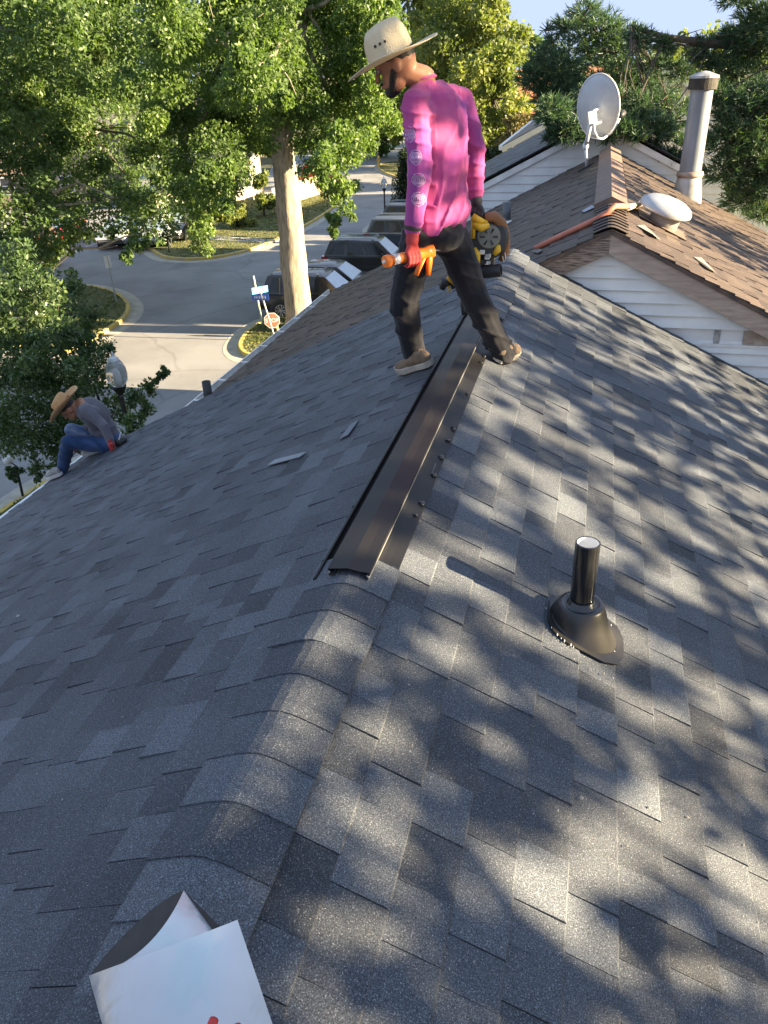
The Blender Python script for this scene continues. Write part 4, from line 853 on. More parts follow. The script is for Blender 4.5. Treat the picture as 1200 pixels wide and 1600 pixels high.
# board fence beside the oak and pale house
f0, f1 = onz(428, 330), onz(500, 306); t = thing('board_fence', 'low pale board fence behind the oak trunk on the lawn', 'fence', f0); 
n = 22
for i in range(n):
    q = f0+(f1-f0)*i/n; dv = nrm(f1-f0); L = np.linalg.norm(f1-f0)/n*.9; mb = MB(); nn = V(-dv[1], dv[0], 0)
    mb.slab([q, q+dv*L, q+dv*L+V(0, 0, 1.5), q+V(0, 0, 1.5)], nn, .025); mb.build('board', mat('fence_wood', (.45, .36, .24), (.34, .27, .18), scale=5, stretch=(3, 3, .4)), t)
mb = MB(); mb.slab([f0+V(0, 0, .3), f1+V(0, 0, .3), f1+V(0, 0, .4), f0+V(0, 0, .4)], nn, -.05); mb.slab([f0+V(0, 0, 1.1), f1+V(0, 0, 1.1), f1+V(0, 0, 1.2), f0+V(0, 0, 1.2)], nn, -.05); mb.build('rail', MATS['fence_wood'], t)
# ================================================================== things on the roofs
def quatframe(d):
    d = nrm(d); a = nrm(np.cross(d, (0, 0, 1) if abs(d[2]) < .9 else (1, 0, 0))); return a, np.cross(a, d), d
# --- the new ridge vent
M_vent = mat('black_painted_aluminium', (.007, .007, .008), (.012, .0115, .012), rough=.45, metal=.0, scale=2.5, spec=.28, bump=.04, bscale=6)
M_cut = mat('cut_aluminium_edge', (.55, .55, .56), (.4, .4, .4), rough=.35, metal=.8)
t = thing('ridge_vent', 'long low black metal ridge vent screwed along the roof ridge', 'ridge vent', (0, 3.5, RZ))
VY0, VY1 = 1.985, 5.12
def extrude(name, prof, y0, y1, mt, th=.0025, parent=None, segs=1):
    ps = [V(x, 0, z) for x, z in prof]; n = len(ps); nn = []
    for i in range(n):
        d = ps[min(i+1, n-1)]-ps[max(i-1, 0)]; d = d/np.linalg.norm(d); nn.append(V(-d[2], 0, d[0]))
    mb = MB(); v = []
    for yy in (y0, y1):
        v += [V(p[0], yy, p[2]) for p in ps]+[V(p[0], yy, p[2])-q*th for p, q in zip(ps, nn)]
    f = []
    for i in range(n-1): f += [(i, i+1, 2*n+i+1, 2*n+i), (n+i+1, n+i, 3*n+i, 3*n+i+1), (i+1, i, n+i, n+i+1), (2*n+i, 2*n+i+1, 3*n+i+1, 3*n+i)]
    f += [(0, 2*n, 3*n, n), (n-1, 2*n-1, 4*n-1, 3*n-1)]
    return mk(name, [tuple(p) for p in v]+[], f, mt, parent)
z = lambda x: RZ-PS*abs(x)
top = extrude('cover', [(-.05, z(.05)+.037), (-.066, z(.066)+.052), (-.068, z(.068)+.060), (-.035, RZ+.0315), (0, RZ+.036), (.035, RZ+.0295), (.072, z(.072)+.0625), (.073, z(.073)+.053), (.056, z(.056)+.034)], VY0, VY1, M_vent, parent=t)
for s in (-1, 1):
    cur = []
    for k in range(9):
        a = -.4+math.pi*1.45*k/8; cur.append((s*(.052-.017*math.cos(a)*1.0), z(.06)+.036-.011*math.sin(a)))
    extrude('baffle', cur, VY0-.004, VY1, M_cut, .0022, t)
extrude('flange', [(.050, z(.05)+.018), (.074, z(.074)+.012), (.098, z(.098)+.012), (.1315, z(.1315)+.014)], VY0+.02, VY1, M_vent, parent=t)
extrude('flange', [(-.052, z(.052)+.02), (-.085, z(.085)+.014), (-.112, z(.112)+.015), (-.118, z(.118)+.034), (-.122, z(.122)+.034), (-.126, z(.126)+.012)], VY0+.01, VY1, M_vent, parent=t)
M_scr = mat('screw_head', (.05, .05, .055), (.12, .12, .125), rough=.3, metal=.9)
M_caulk = mat('black_sealant', (.01, .01, .01), (.018, .018, .018), rough=.3, coat=.2)
rr = random.Random(9)
for (px, py) in ((595, 884), (631, 801), (641, 782), (658, 737), (669, 708), (680, 683), (691, 664), (715, 612), (738, 564), (742, 552), (748, 541)):
    p = RR(px, py); y = p[1]; x = .114; c = V(x, y, z(x)+.015); nv = nrm((PS, 0, 1))
    mb = MB(); mb.lathe([(.010, 0), (.010, .002), (.0065, .0022), (.0065, .006), (.004, .0075)], c, 8, nv); mb.build('screw', M_scr, t)
    if rr.random() < .75:
        mb = MB(); mb.ell(c+V(.006, rr.uniform(-.018, .018), -.001), (.012, .015+.008*rr.random(), .006), n=8, m_=5); mb.build('sealant_blob', M_caulk, t, smooth=True)
mb = MB(); mb.box((-.05, VY1+.0, RZ-.01), (.05, VY1+.03, RZ+.05), bev=.01); mb.build('end_plug', M_plas, t)
# --- plumbing vent pipe with its flashing
pb_ = RR(904, 982); t = thing('vent_pipe', 'glossy black plumbing vent pipe in a flared metal flashing', 'vent pipe', pb_)
nR = nrm((PS, 0, 1)); dS = nrm((1, 0, -PS)); ppx = .040
M_gloss = mat('gloss_black_pipe', (.008, .008, .009), (.012, .012, .012), rough=.12, coat=.4)
M_flash = mat('sprayed_black_flashing', (.018, .017, .017), (.03, .028, .026), rough=.36, metal=.1, scale=14, spec=.5)
tb0 = pb_+V(0, 0, .02)
mb = MB(); H_ = .345; ro, ri = .042, .0365
mb.lathe([(ro, 0), (ro, H_), (ro-.002, H_+.002), (ri, H_+.002), (ri, H_-.16)], tb0, 28, cap=False); o = mb.build('pipe', M_gloss, t, smooth=True); auto_smooth(o, 40)
mb = MB(); mb.lathe([(ri-.0004, H_+.0005), (ri-.0004, H_-.15), (.001, H_-.15)], tb0, 28, cap=False); mb.build('pipe_lining', mat('white_pvc', (.78, .78, .78), (.7, .7, .7), rough=.4), t, smooth=True)
# flashing plate lying on the slope, cone rising upright from it
pc = pb_+nR*.012; q = [pc+dS*a+V(0, b, 0) for a, b in ((-.13, -.135), (.175, -.135), (.175, .135), (-.13, .135))]
q2 = []
for i in range(4):
    a, b, c = q[i-1], q[i], q[(i+1) % 4]; q2 += [b+nrm(a-b)*.08, b+nrm(a-b)*.025+nrm(c-b)*.025, b+nrm(c-b)*.08]
mb = MB(); mb.slab(q2, nR, .004); mb.build('flashing_plate', M_flash, t)
mb = MB(); N = 32; v = []
rings = [(.118, None, .004), (.114, None, .010), (.105, .030, 0), (.092, .062, 0), (.083, .084, 0), (.078, .090, 0), (.073, .092, 0)]
for r_, hz, on in rings:
    for k in range(N):
        a = 2*math.pi*k/N; cx, cy = r_*math.cos(a), r_*math.sin(a)
        if hz is None: p = pc+dS*cx*1.12+dS*.012+V(0, cy, 0)+nR*on
        else: p = V(pb_[0]+cx*.98, pb_[1]+cy*.98, pb_[2]+.012+hz+.012-.30*cx*(1-hz/.1))
        v.append(p)
mb.add(v, [(i*N+k, i*N+(k+1) % N, i*N+N+(k+1) % N, i*N+N+k) for i in range(len(rings)-1) for k in range(N)]); o = mb.build('flashing_cone', M_flash, t, smooth=True)
mb = MB(); mb.lathe([(.080, .100), (.074, .112), (.060, .108), (.054, .101), (.050, .112), (.046, .114), (.043, .126), (.041, .127)], pb_+V(0, 0, .005), N, cap=False); o = mb.build('rubber_collar', mat('black_rubber_collar', (.012, .012, .014), (.02, .02, .022), rough=.22, coat=.3), t, smooth=True); 
M_wc = mat('white_caulk', (.55, .53, .48), (.2, .19, .17), rough=.6, scale=90)
rr = random.Random(12)
def caulk(pts, r0, r1, name='caulk_bead'):
    for (px, py) in pts:
        p = RR(px, py)+nR*.016; mb = MB(); mb.ell(p, (rr.uniform(r0*.5, r1), rr.uniform(r0*.8, r1)*2.1, rr.uniform(r0, r1)*.45), n=8, m_=5); mb.build(name, M_wc, t, smooth=True)
caulk([(867, 996), (873, 1002), (878, 1006), (888, 1012), (892, 1016)], .003, .0055)
caulk([(893, 1034), (903, 1039), (919, 1049), (924, 1051), (940, 1057), (954, 1064)], .002, .0038)
caulk([(951, 981), (956, 1022), (953, 1018), (850, 955), (858, 985)], .002, .004)
# --- bent sheet of white-coated aluminium in the foreground
M_alu = mat('white_coated_aluminium', (.60, .61, .62), (.46, .47, .48), rough=.33, metal=.6, scale=3, spec=.8, bump=.5, bscale=16, coat=.2)
M_alub = mat('dark_sheet_back', (.028, .022, .020), (.04, .032, .03), rough=.6, scale=30)  # dark base colour for the inside face of the curl
def at(px, py, lift):   # a point a little above the roof near the ridge
    p = RR(px, py) if RR(px, py)[0] > 0 else RL(px, py); d = CAM-p; return p+d*(lift/d[2])
A_, B_, C_, D_, E_ = at(139, 1525, .075), at(287, 1391, .08), at(338, 1441, .115), at(206, 1504, .12), at(371, 1437, .165)
Fl, Fr = at(176, 1660, .13), at(446, 1660, .155)
t = thing('sheet_metal', 'curled offcut of white coated sheet metal at the bottom of ridge', 'sheet metal', (A_+E_)/2)
def ruled(name, c0, c1, mt):
    v = []; n = len(c0); m_ = 8
    for a, b in zip(c0, c1): v += [a+(b-a)*j/m_ for j in range(m_+1)]
    k = m_+1; f = [(k*i+j, k*i+j+1, k*i+k+j+1, k*i+k+j) for i in range(n-1) for j in range(m_)]; return mk(name, v, f, mt, t, smooth=True)
def bez(p0, p1, p2, p3, n=22): return [p0*(1-u)**3+3*p1*u*(1-u)**2+3*p2*u*u*(1-u)+p3*u**3 for u in np.linspace(0, 1, n)]
dn = V(0, 0, 1); axis = C_-B_; axis = V(axis[0], axis[1], 0); axd = nrm(axis)
mouth_back = bez(A_, at(172, 1478, .072), at(248, 1402, .072), B_)
mouth_front = bez(B_, at(262, 1450, .125), at(215, 1510, .128), A_)
ruled('inside_face', mouth_back, [p+axis*1.3+dn*.012 for p in mouth_back], M_alub)
ruled('curled_flap', mouth_front, [p+axis*1.35+dn*(.008*math.sin(math.pi*i/21)-.01) for i, p in enumerate(mouth_front)], M_alu)
flap0 = bez(A_+dn*.001, at(160, 1516, .13), at(290, 1470, .18), E_)
flap1 = bez(Fl, Fl+(Fr-Fl)*.10+dn*.045, Fl+(Fr-Fl)*.6+dn*.055, Fr)
o = ruled('top_sheet', flap0, flap1, M_alu)
for o in t.children: o['label'] = {'inside_face': 'dark inside', 'curled_flap': 'curled bright flap', 'top_sheet': 'large shiny top face'}.get(o.name.split('.')[0], 'sheet')
# --- red handled snips resting on the sheet, cut off by the frame
sn = at(352, 1606, .26); t = thing('tin_snips', 'red handled snips on the bright sheet at bottom edge', 'snips', sn)
M_red = mat('red_plastic', (.55, .03, .025), (.45, .02, .02), rough=.4)
dx_ = nrm(at(374, 1612, .25)-at(334, 1600, .25)); dy_ = nrm(at(350, 1690, .2)-at(350, 1612, .25))
for s in (-1, 1):
    mb = MB(); mb.tube([sn+dx_*.006*s+dy_*.10, sn+dx_*.012*s+dy_*.05, sn+dx_*.024*s+dy_*.01, sn+dx_*.018*s-dy_*.008], [.008, .009, .009, .007], 8); mb.build('handle', M_red, t, smooth=True)
mb = MB(); mb.tube([sn+dy_*.09, sn+dy_*.2], [.016, .004], 6, squash=.4); mb.build('blade', M_cut, t)
# --- loose shingle offcut, crumbs of debris
M_off = mat('pale_shingle_offcut', (.27, .29, .30), (.20, .22, .235), rough=.85, scale=200, bump=.3)
nL = nrm((-PS, 0, 1)); q = [RL(x, y)+nL*.018 for x, y in ((420, 731), (432, 722), (481, 710), (470, 718))]; t = mk('shingle_offcut', [*q, *[p-nL*.005 for p in q]], [(0, 3, 2, 1), (4, 5, 6, 7), (0, 1, 5, 4), (1, 2, 6, 5), (2, 3, 7, 6), (3, 0, 4, 7)], M_off, off=q[0]); tag(t, 'pale loose shingle offcut lying alone on the shaded left slope', 'shingle offcut')
q = [RL(x, y)+nL*.016 for x, y in ((532, 690), (546, 683), (563, 659), (549, 668))]; t = mk('shingle_offcut', [*q, *[p-nL*.004 for p in q]], [(0, 3, 2, 1), (4, 5, 6, 7), (0, 1, 5, 4), (1, 2, 6, 5), (2, 3, 7, 6), (3, 0, 4, 7)], mat('slate_blue_offcut', (.17, .185, .21), (.12, .13, .15), rough=.85, scale=200), off=q[0]); tag(t, 'narrow bluish shingle scrap on left slope beside the ridge vent', 'shingle offcut')
mb = MB(); rr = random.Random(5)
for px, py, r_ in [(30, 965, .006), (97, 913, .004), (100, 850, .003), (497, 690, .003), (860, 505, .004), (1010, 1265, .004), (868, 1270, .003), (830, 1275, .003), (1070, 1280, .004), (905, 1250, .004), (640, 660, .003), (320, 725, .004), (420, 700, .003), (885, 640, .004), (980, 610, .004)]+[(rr.uniform(620, 1190), rr.uniform(650, 1560), rr.uniform(.0012, .003)) for _ in range(14)]+[(rr.uniform(60, 440), rr.uniform(820, 1400), rr.uniform(.001, .0025)) for _ in range(18)]:
    L_ = RL(px, py); p = L_ if L_[0] < -.1 else RR(px, py); mb.ell(p+(nL if p[0] < 0 else nR)*(.012), (r_*rr.uniform(.8, 2), r_*rr.uniform(.8, 2), r_*.5), n=6, m_=4)
tag(mb.build('roof_debris', mat('pale_crumbs', (.30, .28, .25), (.16, .14, .12), scale=4), off=(0, 2, RZ)), kind='stuff')
# --- satellite dish on the neighbour's roof
ft = BL(917, 262); Dd = np.dot(ft-CAM, _h); t = thing('satellite_dish', 'pale grey oval satellite dish seen from behind on bent mast', 'satellite dish', ft)
M_dish = mat('dish_grey', (.50, .53, .56), (.43, .46, .49), rough=.5, scale=3); M_dishw = mat('dish_white_arm', (.72, .73, .74), (.6, .61, .62), rough=.45, scale=6)
ct = hd(935, 167, Dd-.1); sc = proj(ct)[2]/FPX
bore = nrm(_r0*.60+_h*.74+V(0, 0, .30)); a1 = nrm(np.cross(bore, (0, 0, 1))); a2 = np.cross(a1, bore)
tilt = -.16; b1_ = a1*math.cos(tilt)+a2*math.sin(tilt); b2_ = -a1*math.sin(tilt)+a2*math.cos(tilt)
rw, rh = 33*sc*1.05, 49.5*sc*.98; mb = MB(); v = []; N = 36; rg_ = 6
for face, dz in ((0, 0), (1, -.012)):
    for i in range(rg_+1):
        u = i/rg_
        for k in range(N): a = 2*math.pi*k/N; v.append(ct+b1_*rw*u*math.cos(a)+b2_*rh*u*math.sin(a)+bore*(.10*(u*u-1)+dz*(1 if u < 1 else .5)))
M1 = (rg_+1)*N; f = []
for i in range(rg_):
    for k in range(N):
        q = (i*N+k, i*N+(k+1) % N, i*N+N+(k+1) % N, i*N+N+k); f += [q, tuple(M1+j for j in q[::-1])]
f += [(rg_*N+k, rg_*N+(k+1) % N, M1+rg_*N+(k+1) % N, M1+rg_*N+k) for k in range(N)]
mb.add(v, f); mb.build('reflector', M_dish, t, smooth=True)
mb = MB(); rim = [ct+b1_*rw*math.cos(a)+b2_*rh*math.sin(a)-bore*.004 for a in np.linspace(0, 2*math.pi, 41)]; mb.tube(rim, .012, 6, cap=False); mb.build('rim', M_dishw, t, smooth=True)
j1 = hd(924, 187, Dd-.32); j2 = hd(915, 228, Dd-.12); j3 = ft
mb = MB(); mb.tube([j3-V(0, 0, .02), j2], .022, 10); mb.tube([j2-V(0, 0, .01), j2+(j1-j2)*.5, j1], .03, 10); mb.build('mast', M_dishw, t, smooth=True)
mb = MB(); mb.ell(j2, (.045, .045, .06)); mb.build('mast_clamp', M_dishw, t, smooth=True)
mb = MB(); bk = ct-bore*.12; mb.slab([hd(x, y, Dd-.33) for x, y in ((918, 175), (931, 172), (933, 192), (920, 194))], -_h, .03); mb.build('bracket', M_dishw, t)
for k, (x0, y0, x1, y1) in enumerate(((927, 174, 938, 168), (930, 194, 940, 190), (926, 181, 933, 172))):
    mb = MB(); mb.tube([hd(x0, y0, Dd-.32), hd(x1, y1, Dd-.20)], .016, 8); mb.build('brace', M_dishw, t)
pts = [hd(x, y, Dd+dd) for x, y, dd in ((927, 190, -.32), (929, 205, -.33), (934, 216, -.28), (942, 217, -.2), (955, 208, .0), (966, 190, .18), (969, 183, .22))]
mb = MB(); mb.tube(pts, .014, 8); mb.build('feed_arm', M_dishw, t, smooth=True)
mb = MB(); q = hd(971, 179, Dd+.24); mb.tube([q-bore*.06, q+bore*.06], [.035, .05], 10); mb.build('feed_horn', M_plas, t, smooth=True)
mb = MB(); mb.slab([ft+V(-.12, -.1, .015-.06), ft+V(.10, -.1, .015+.05), ft+V(.10, .12, .015+.05), ft+V(-.12, .12, .015-.06)], nL, .012); mb.build('foot_plate', M_plas, t)
# --- tall flue
fb = BR(1073, 306); t = thing('flue_pipe', 'tall galvanised flue with dark rusty cap on brown roof', 'flue', fb); Df = np.dot(fb-CAM, _h); ft_ = hd(1101, 118, Df); hF = ft_[2]-fb[2]
M_flue = mat('dull_galvanised_steel', (.24, .265, .30), (.17, .19, .215), rough=.5, metal=.3, scale=4, stretch=(2, 2, .4)); M_rusty = mat('rusty_cap_metal', (.045, .04, .03), (.025, .02, .016), rough=.8, scale=14, bump=.4)
rF = 17.5*proj(fb+V(0, 0, .6))[2]/FPX*.93; mb = MB(); mb.lathe([(rF, .25), (rF, hF-.16)], fb, 24); o = mb.build('pipe', M_flue, t, smooth=True); auto_smooth(o, 40)
mb = MB(); mb.lathe([(rF*1.5, -.18), (rF*1.4, .0), (rF*1.12, .27), (rF*1.02, .30)], fb, 24); o = mb.build('base_cone', mat('patched_silver_paint', (.40, .40, .39), (.26, .24, .21), rough=.5, metal=.3, scale=5), t, smooth=True); auto_smooth(o, 40)
mb = MB(); mb.lathe([(rF*1.22, .27), (rF*1.26, .29), (rF*1.22, .335), (rF*1.02, .345)], fb, 24); mb.build('storm_collar', mat('rust_streaked_collar', (.34, .27, .22), (.22, .16, .12), rough=.6, metal=.4, scale=10), t, smooth=True)
mb = MB(); mb.lathe([(rF*1.28, hF-.17), (rF*1.28, hF-.02), (rF*1.2, hF-.02), (rF*1.2, hF-.17)], fb, 24); mb.build('cap_band', M_rusty, t)
mb = MB(); mb.lathe([(rF*1.34, hF-.03), (rF*1.34, hF), (rF*.4, hF+.05), (.01, hF+.06)], fb, 24); mb.build('cap_top', mat('grey_cap_top', (.36, .37, .38), (.24, .24, .24), rough=.6, metal=.3, scale=8), t)
mb = MB(); mb.box((fb[0]-rF*1.02, fb[1]-.012, fb[2]+.35), (fb[0]-rF*.985, fb[1]+.012, hF+fb[2]-.18)); mb.build('seam', M_flue, t)
# --- white dome vent lying tilted on its neck
vb = BR(1033, 354); t = thing('roof_vent', 'white oval dome vent on a grey neck on sunny brown slope', 'roof vent', vb)
Dv = np.dot(vb-CAM, _h); vc = hd(1042, 322, Dv-.02); ax = nrm(V(.32, -.12, 1)); sv_ = proj(vc)[2]/FPX
mb = MB(); mb.lathe([(.155, -.1), (.15, .25)], vb-ax*.02, 20, ax); mb.build('neck', mat('dull_zinc_neck', (.30, .30, .30), (.2, .19, .18), rough=.55, metal=.4, scale=10), t, smooth=True)
rd_ = 42*sv_
mb = MB(); mb.lathe([(rd_*.9, -.05), (rd_, -.035), (rd_*1.0, -.015), (rd_*.93, .02), (rd_*.7, .055), (rd_*.3, .075), (.005, .08)], vc, 28, ax); o = mb.build('dome', mat('white_dome_paint', (.42, .43, .44), (.34, .34, .35), rough=.35, metal=.4, scale=5), t, smooth=True); auto_smooth(o, 50)
mb = MB(); nv = nrm((PS, 0, 1)); mb.slab([vb+V(-.24, -.22, .118+.02), vb+V(.24, -.22, -.118+.02), vb+V(.24, .22, -.118+.02), vb+V(-.24, .22, .118+.02)], nv, .006); mb.build('flashing_plate', mat('brown_flashing', (.16, .11, .085), (.12, .085, .07), scale=10), t)
for k in range(3):
    a = -2.2+k*.7; mb = MB(); b1q, b2q, _ = quatframe(ax); q = vb+ax*.13+(b1q*math.cos(a)+b2q*math.sin(a))*.155; mb.ell(q, .013, n=6, m_=4); mb.build('rivet', M_wtrim, t)
# --- orange tube with a beige elbow along the rake
nBL = nL; tp = [BL(838, 393)+nBL*.03, BL(880, 373)+nBL*.032, BL(930, 350)+nBL*.034, BL(952, 339)+nBL*.04]; tp.append(V(BX+.02, tp[-1][1]+.01, BZ+.085)); tp.append(BR(985, 330)+nR*.05)
t = thing('orange_tube', 'orange red plastic tube lying along brown roof edge over ridge', 'tube', tp[0]); mb = MB(); mb.tube(tp, .027, 10); mb.build('tube', mat('faded_orange_plastic', (.52, .17, .10), (.42, .13, .08), rough=.55, scale=6), t, smooth=True)
tq = [tp[-2]*.35+tp[-1]*.65+V(-.04, 0, .012), BR(975, 333)+nR*.055, BR(1002, 324)+nR*.05]
t = thing('foam_strip', 'pale beige foam strip between orange tube and dome vent', 'foam strip', tq[0]); mb = MB(); mb.tube(tq, [.035, .05, .042], 8, squash=.6); mb.build('strip', mat('beige_foam', (.52, .45, .34), (.42, .36, .27), rough=.8, scale=14, bump=.4), t, smooth=True)
# --- small things on the brown roof
ft = BL(791, 350); t = thing('vent_pipe', 'short dark pipe with pale base on the shaded brown slope', 'vent pipe', ft); dtop = hd(791, 316, np.dot(ft-CAM, _h)); mb = MB(); mb.lathe([(.055, 0), (.055, dtop[2]-ft[2])], ft, 14); mb.build('pipe', mat('grey_pvc', (.10, .11, .12), (.07, .075, .08), rough=.4), t, smooth=True)
mb = MB(); mb.lathe([(.12, -.05), (.11, .02), (.06, .05)], ft, 14); mb.build('flashing', M_wtrim, t)
ft = onpl(324, 610, (0, 0, RZ), (-PS, 0, 1)); t = thing('vent_pipe', 'short black pipe stub standing at the gutter end', 'vent pipe', ft); top_ = hd(326, 596, np.dot(ft-CAM, _h)); mb = MB(); mb.lathe([(.05, -.1), (.05, top_[2]-ft[2]), (.042, top_[2]-ft[2]), (.042, .0)], ft, 14, cap=False); mb.build('pipe', M_plas, t, smooth=True)
q = [BL(x, y)+nL*.025 for x, y in ((833, 397), (841, 392), (850, 395), (842, 400))]; o = mk('flashing_scrap', [*q, *[p+nL*.004 for p in q]], [(3, 2, 1, 0), (4, 5, 6, 7), (0, 1, 5, 4), (1, 2, 6, 5), (2, 3, 7, 6), (3, 0, 4, 7)], M_flash, off=q[0]); tag(o, 'small dark bent flashing scrap by the end of orange tube', 'flashing')
for qq, lab in ((((994, 355), (1003, 357), (1030, 377), (1018, 373)), 'curled pale shingle near the white dome vent'), (((1082, 404), (1092, 408), (1120, 432), (1104, 424)), 'curled pale shingle lower on the sunny brown slope')):
    q = [BR(*c)+nR*(.014+.02*(i % 2)) for i, c in enumerate(qq)]; o = mk('loose_shingle', [*q, *[p+nR*.004 for p in q]], [(3, 2, 1, 0), (4, 5, 6, 7), (0, 1, 5, 4), (1, 2, 6, 5), (2, 3, 7, 6), (3, 0, 4, 7)], mat('greyed_shingle', (.26, .25, .22), (.18, .16, .14), scale=60), off=q[0]); tag(o, lab, 'shingle')
q = [BL(x, y)+nL*.016 for x, y in ((910, 332), (914, 334), (931, 326), (926, 323))]; o = mk('flashing_scrap', [*q, *[p+nL*.003 for p in q]], [(3, 2, 1, 0), (4, 5, 6, 7), (0, 1, 5, 4), (1, 2, 6, 5), (2, 3, 7, 6), (3, 0, 4, 7)], mat('pale_blue_scrap', (.34, .38, .45), (.28, .31, .37), scale=8), off=q[0]); tag(o, 'pale bluish scrap on the shaded brown slope left of ridge', 'scrap')
# ================================================================== people
M_skin = mat('tanned_skin', (.36, .17, .10), (.30, .13, .075), rough=.5, scale=12, spec=.4)
M_hair = mat('black_hair', (.012, .010, .009), (.022, .018, .015), rough=.6, scale=60)
def cloth_mat(name, cols, scale=3., rough=.85, weave=420):
    m = bpy.data.materials.new(name); m.use_nodes = True; t = m.node_tree; b = t.nodes['Principled BSDF']; b.inputs['Roughness'].default_value = rough; b.inputs['Specular IOR Level'].default_value = .25; b.inputs['Sheen Weight'].default_value = .15
    g = nd(t, 'ShaderNodeTexCoord'); n = nd(t, 'ShaderNodeTexNoise'); n.inputs['Scale'].default_value = scale; n.inputs['Detail'].default_value = 3; n.inputs['Distortion'].default_value = .8
    t.links.new(g.outputs['Object'], n.inputs['Vector']); r = nd(t, 'ShaderNodeValToRGB'); k = len(cols)
    r.color_ramp.elements[0].position = .32; r.color_ramp.elements[0].color = (*cols[0], 1); r.color_ramp.elements[1].position = .68; r.color_ramp.elements[1].color = (*cols[-1], 1)
    for i in range(1, k-1): e = r.color_ramp.elements.new(.32+.36*i/(k-1)); e.color = (*cols[i], 1)
    t.links.new(n.outputs[0], r.inputs[0]); t.links.new(r.outputs[0], b.inputs['Base Color'])
    n2 = nd(t, 'ShaderNodeTexNoise'); n2.inputs['Scale'].default_value = weave; t.links.new(g.outputs['Object'], n2.inputs['Vector'])
    bp = nd(t, 'ShaderNodeBump'); bp.inputs['Strength'].default_value = .25; bp.inputs['Distance'].default_value = .002; t.links.new(n2.outputs[0], bp.inputs['Height']); t.links.new(bp.outputs[0], b.inputs['Normal']); return m
def frame(up, fwd):
    u = nrm(up); f = nrm(np.asarray(fwd)-u*np.dot(fwd, u)); s = np.cross(u, f); return s, f, u      # left, front, up
def wr(amp, freq, st=(1, 1, 1), seed=0., ridge=True):
    def fn(p):
        q = Vector(((p.x)*freq*st[0]+seed, p.y*freq*st[1], p.z*freq*st[2])); a = mnoise.noise(q); b = mnoise.noise(q*2.3)
        return amp*((abs(a)*2-.5 if ridge else a)+.4*b)
    return fn
def fold(amp, freq, dirv, pd=(0, 0, 0), seed=0.):
    """cloth creases running across dirv"""
    d = Vector(dirv).normalized()
    def fn(p):
        n = mnoise.noise(Vector((p.x*5+seed, p.y*5, p.z*5))); s = math.sin(p.dot(d)*freq+n*4.5); k = .5+.5*mnoise.noise(Vector((p.x*7, p.y*7+seed, p.z*7)))
        return amp*(s*.6+abs(s)*.4)*k+amp*.4*mnoise.noise(Vector((p.x*16, p.y*16, p.z*16+seed)))
    return fn
def crease(amp, freq, dirv, seed=0., mask=None):
    """narrow cloth creases with wide soft valleys between them"""
    d = Vector(tuple(dirv)).normalized()
    def fn(p):
        q = Vector((p.x*3.3+seed, p.y*3.3, p.z*3.3)); ph = p.dot(d)*freq+3.4*mnoise.noise(q); c = (1-abs(math.sin(ph)))**2.2
        k = min(1, max(0, .45+1.1*mnoise.noise(Vector((p.x*4.5, p.y*4.5+seed, p.z*4.5)))))
        v = amp*(c*k*1.5-.3)+amp*.25*mnoise.noise(Vector((p.x*18, p.y*18, p.z*18+seed)))
        return v*(mask(p) if mask else 1)
    return fn
def head(mb, H, fr, R=1.):
    s, f, u = fr; A = (s, f, u)
    mb.ell(H+u*.02*R-f*.008*R, (.076*R, .096*R, .105*R), A, 18, 12); mb.ell(H-u*.055*R+f*.030*R, (.056*R, .062*R, .062*R), A, 14, 8)
    mb.cap_(H-u*.098*R+f*.070*R, H-u*.07*R+f*.06*R, .024*R, .03*R)                     # chin
    mb.cap_(H+u*.008*R+f*.096*R, H-u*.032*R+f*.116*R, .009*R, .015*R, 8)                  # nose
    mb.cap_(H-u*.066*R+f*.094*R-s*.018*R, H-u*.066*R+f*.094*R+s*.018*R, .011*R, .011*R, 8)    # lips
    mb.cap_(H+u*.026*R+f*.090*R-s*.035*R, H+u*.026*R+f*.090*R+s*.035*R, .012*R, .012*R, 8)    # brow
    for k in (-1, 1): mb.ell(H-u*.008*R+s*k*.078*R-f*.008*R, (.011*R, .022*R, .033*R), A, 10, 6)
def beard_hair(t, H, fr, R=1., beard=True):
    s, f, u = fr; A = (s, f, u); mb = MB()
    mb.ell(H+u*.040*R-f*.012*R, (.079*R, .097*R, .094*R), A, 16, 10); remesh('hair', mb, .006, M_hair, t, 2)
    if beard:
        mb = MB(); mb.cap_(H-u*.098*R+f*.068*R, H-u*.085*R+f*.045*R, .034*R, .034*R)
        for k in (-1, 1): mb.cap_(H-u*.088*R+f*.055*R+s*k*.02*R, H-u*.02*R+f*.012*R+s*k*.066*R, .026*R, .016*R, 8)
        mb.cap_(H-u*.052*R+f*.101*R-s*.024*R, H-u*.052*R+f*.101*R+s*.024*R, .008*R, .008*R, 8); remesh('beard', mb, .005, M_hair, t, 2, wr(.002, 60))
    for k in (-1, 1):
        mb = MB(); mb.ell(H+u*.006*R+f*.088*R+s*k*.031*R, .0115*R, n=8, m_=6); e = mb.build('eye', mat('eye_white', (.25, .22, .2), (.2, .18, .16), rough=.2), t, smooth=True)
        mb = MB(); mb.ell(H+u*.006*R+f*.0965*R+s*k*.031*R, .0055*R, n=8, m_=6); mb.build('iris', M_hair, e, smooth=True)
